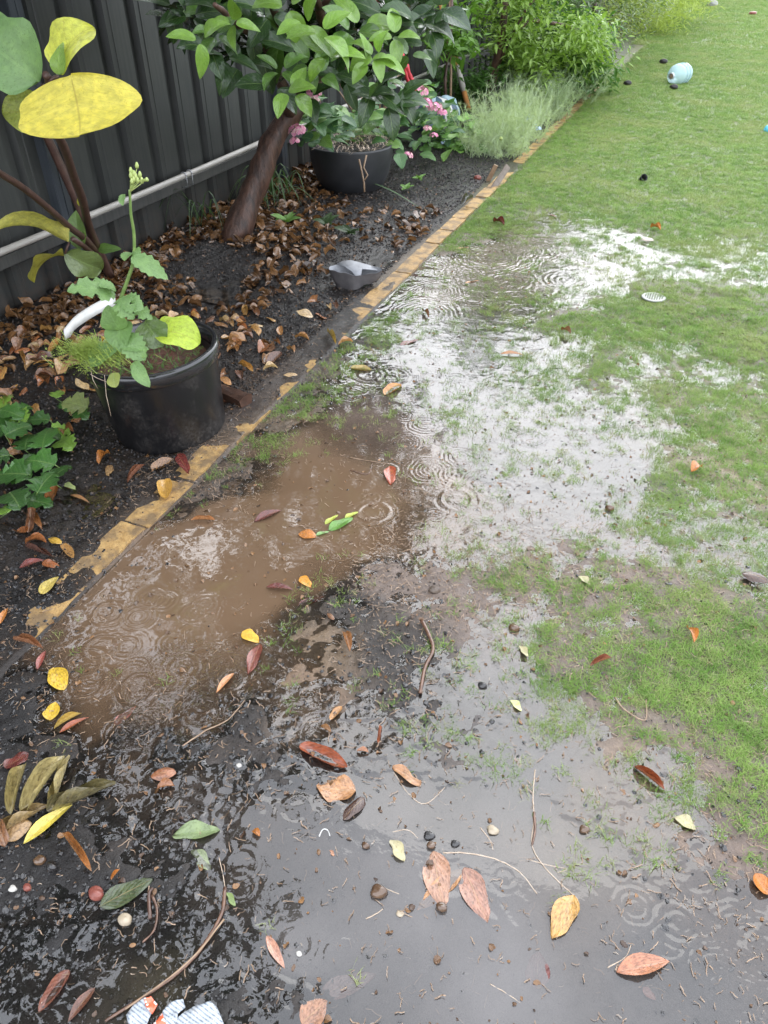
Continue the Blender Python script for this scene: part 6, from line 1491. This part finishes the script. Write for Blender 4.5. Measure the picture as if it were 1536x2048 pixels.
# pale lump far off
pebble('clod', 1424, 14, 7, 'grate', 'pale plastic scrap far off on the lawn', 'scrap', .7, .03)
pebble('clod', 1504, 30, 5, 'stone_red', 'small reddish scrap far off on the lawn at the right', 'scrap', .5, .02)

# large water bottle on its side
bb = NB('pale_blue_bottle_plastic'); g = bb.n('BsdfPrincipled'); g.inputs['Base Color'].default_value = (.62, .84, .90, 1); g.inputs['Roughness'].default_value = .12; g.inputs['Transmission Weight'].default_value = .35; g.inputs['IOR'].default_value = 1.25; g.inputs['Alpha'].default_value = .72; M['bottle'] = bb.fin(g)
b0 = G(1342, 153, .11); b1_ = G(1392, 118, .13); bot = thing('water_bottle', Vector((b0.x, b0.y, 0.0)), 'large pale blue water bottle lying on the lawn', 'bottle')
dd_ = Vector((.40, .92, 0)).normalized()
bot.scale = (.84, .84, .84)
mat_ = Matrix.Translation(Vector((0, 0, .135))) @ dd_.to_track_quat('Z', 'Y').to_matrix().to_4x4()
bm = bmesh.new(); lathe(bm, [(.030, .0), (.031, .045), (.05, .05), (.085, .075), (.115, .105), (.134, .14), (.138, .16), (.138, .21), (.131, .218), (.131, .23), (.138, .238), (.138, .29), (.131, .298), (.131, .31), (.138, .318), (.138, .37), (.128, .40), (.09, .41), (0, .40)], 40)
bm.transform(mat_); o = bmobj('body', bm, M['bottle'], bot, True)
bm = bmesh.new(); lathe(bm, [(.0335, -.004), (.043, -.004), (.044, .02), (.0345, .022)], 30); bm.transform(mat_); bmobj('neck_ring', bm, M['clamp'], bot, True)
bm = bmesh.new(); lathe(bm, [(0, .01), (.0315, .008), (.0315, .03)], 24); bm.transform(mat_); bmobj('mouth', bm, M['stake'], bot, True)
bm = bmesh.new()
for a in (0, 1):
    tube(bm, [mat_ @ Vector((.142 * math.cos(t), .142 * math.sin(t), .224 + .08 * a)) for t in np.linspace(0, 6.2832, 40)], .004, 6, False)
bmobj('hoop', bm, M['bottle'], bot, True)

# drain cover in the lawn
dc = G(1306, 600, 0); dr = thing('drain_cover', Vector((dc.x, dc.y, max(hz(dc.x, dc.y), .004) + .006)), 'round pale plastic drain cover set in the lawn', 'drain cover')
bm = bmesh.new(); lathe(bm, [(.046, -.004), (.060, -.004), (.062, .002), (.056, .004), (.046, .004)], 32); bmobj('ring', bm, M['grate'], dr, True)
bm = bmesh.new(); bmesh.ops.create_circle(bm, cap_ends=True, segments=28, radius=.047)
for v in bm.verts: v.co.z = -.003
bmobj('dark_well', bm, M['dark'], dr)
for k in range(-3, 4):
    w_ = math.sqrt(.047 ** 2 - (k * .012) ** 2); bm = bmesh.new(); box(bm, (k * .012 - .0028, -w_, -.002), (k * .012 + .0028, w_, .003)); bmobj('grille_bar', bm, M['grate'], dr)
for k in (-2, -1, 0, 1, 2):
    w_ = math.sqrt(.046 ** 2 - (k * .016) ** 2); bm = bmesh.new(); box(bm, (-w_, k * .016 - .0018, -.001), (w_, k * .016 + .0018, .0035)); bmobj('cross_bar', bm, M['grate'], dr)

# newspaper scraps
def papermat(name, orange):
    b = NB(name); uv = b.n('UVMap').outputs[0]; mp = b.n('Mapping'); b.l(uv, mp.inputs[0]); mp.inputs['Rotation'].default_value = (0, 0, .15)
    sp_ = b.n('SeparateXYZ'); b.l(mp.outputs[0], sp_.inputs[0])
    ln = b.math('PINGPONG', b.math('MULTIPLY', sp_.outputs[1], 17.0), .5); line = b.math('GREATER_THAN', ln, .27)
    mp2 = b.n('Mapping'); b.l(mp.outputs[0], mp2.inputs[0]); mp2.inputs['Scale'].default_value = (90, 17, 1)
    n = b.noise(1.0, 2, .6, mp2.outputs[0]); ink = b.math('MULTIPLY', line, b.math('GREATER_THAN', n, .44))
    c = b.mixc(b.math('MULTIPLY', ink, .8), (.40, .43, .46), (.10, .13, .17))
    if orange:
        o_ = b.math('LESS_THAN', sp_.outputs[0], .28 if orange == 1 else .9); c = b.mixc(o_, c, b.mixc(b.math('GREATER_THAN', b.noise(9, 1, .5, uv), .57), (.72, .13, .06), (.82, .74, .7)))
    n3 = b.noise(6, 4, .6, uv); c = b.mixc(b.ramp(n3, (.55, 0.0), (.8, .7)), c, (.30, .24, .18))
    return b.fin(b.pbsdf(c, .25, b.bump(n3, .6, .004), .5, .5, .08))
M['paper'] = papermat('wet_newsprint', 0); M['paper_o'] = papermat('wet_newsprint_orange', 1); M['paper_oo'] = papermat('orange_print_scrap', 2)
def paper(pts, mat, label, z=.006):
    w = [gz_(a, b_, z + random.uniform(0, .004)) for a, b_ in pts]; bm = bmesh.new(); f = bm.faces.new([bm.verts.new(p) for p in w]); bmesh.ops.triangulate(bm, faces=[f]); bmesh.ops.subdivide_edges(bm, edges=bm.edges[:], cuts=4, use_grid_fill=True)
    uvl = bm.loops.layers.uv.new('UVMap'); x0 = min(p.x for p in w); x1 = max(p.x for p in w); y0 = min(p.y for p in w); y1 = max(p.y for p in w)
    for f in bm.faces:
        for l in f.loops: l[uvl].uv = ((l.vert.co.x - x0) / .1, (l.vert.co.y - y0) / .1)
    for v in bm.verts: v.co.z += .004 * math.sin(v.co.x * 160 + 1) * math.sin(v.co.y * 190)
    o = bmobj('newspaper_scrap', bm, mat, None, True); o.modifiers.new('thick', 'SOLIDIFY').thickness = .0006; return tag(o, label, 'paper')
paper([(252, 2030), (268, 2008), (290, 1996), (312, 2010), (300, 2034), (286, 2070), (262, 2062)], M['paper'], 'soaked newspaper scrap with dark headline print, leftmost at the bottom')
paper([(288, 1998), (302, 1992), (316, 2010), (304, 2028), (292, 2014)], M['paper_oo'], 'small orange printed scrap with white strokes at the bottom', .009)
paper([(318, 2048), (326, 2022), (340, 2006), (366, 1998), (370, 2014), (356, 2030), (350, 2075), (322, 2075)], M['paper'], 'torn newspaper scrap with pale print between the orange scraps and the large scrap')
paper([(306, 2050), (316, 2036), (324, 2026), (332, 2046), (334, 2072), (308, 2072)], M['paper_oo'], 'orange newsprint corner at the bottom edge', .010)
paper([(350, 2042), (372, 2022), (396, 2010), (420, 2003), (434, 2014), (442, 2034), (448, 2048), (440, 2085), (350, 2085)], M['paper'], 'largest soaked newspaper scrap covered in fine print at the bottom edge', .008)
print('leaf parts', nleaf, 'objects', len(bpy.data.objects), 'tris', sum(len(o.data.polygons) * 2 for o in bpy.data.objects if o.type == 'MESH'))
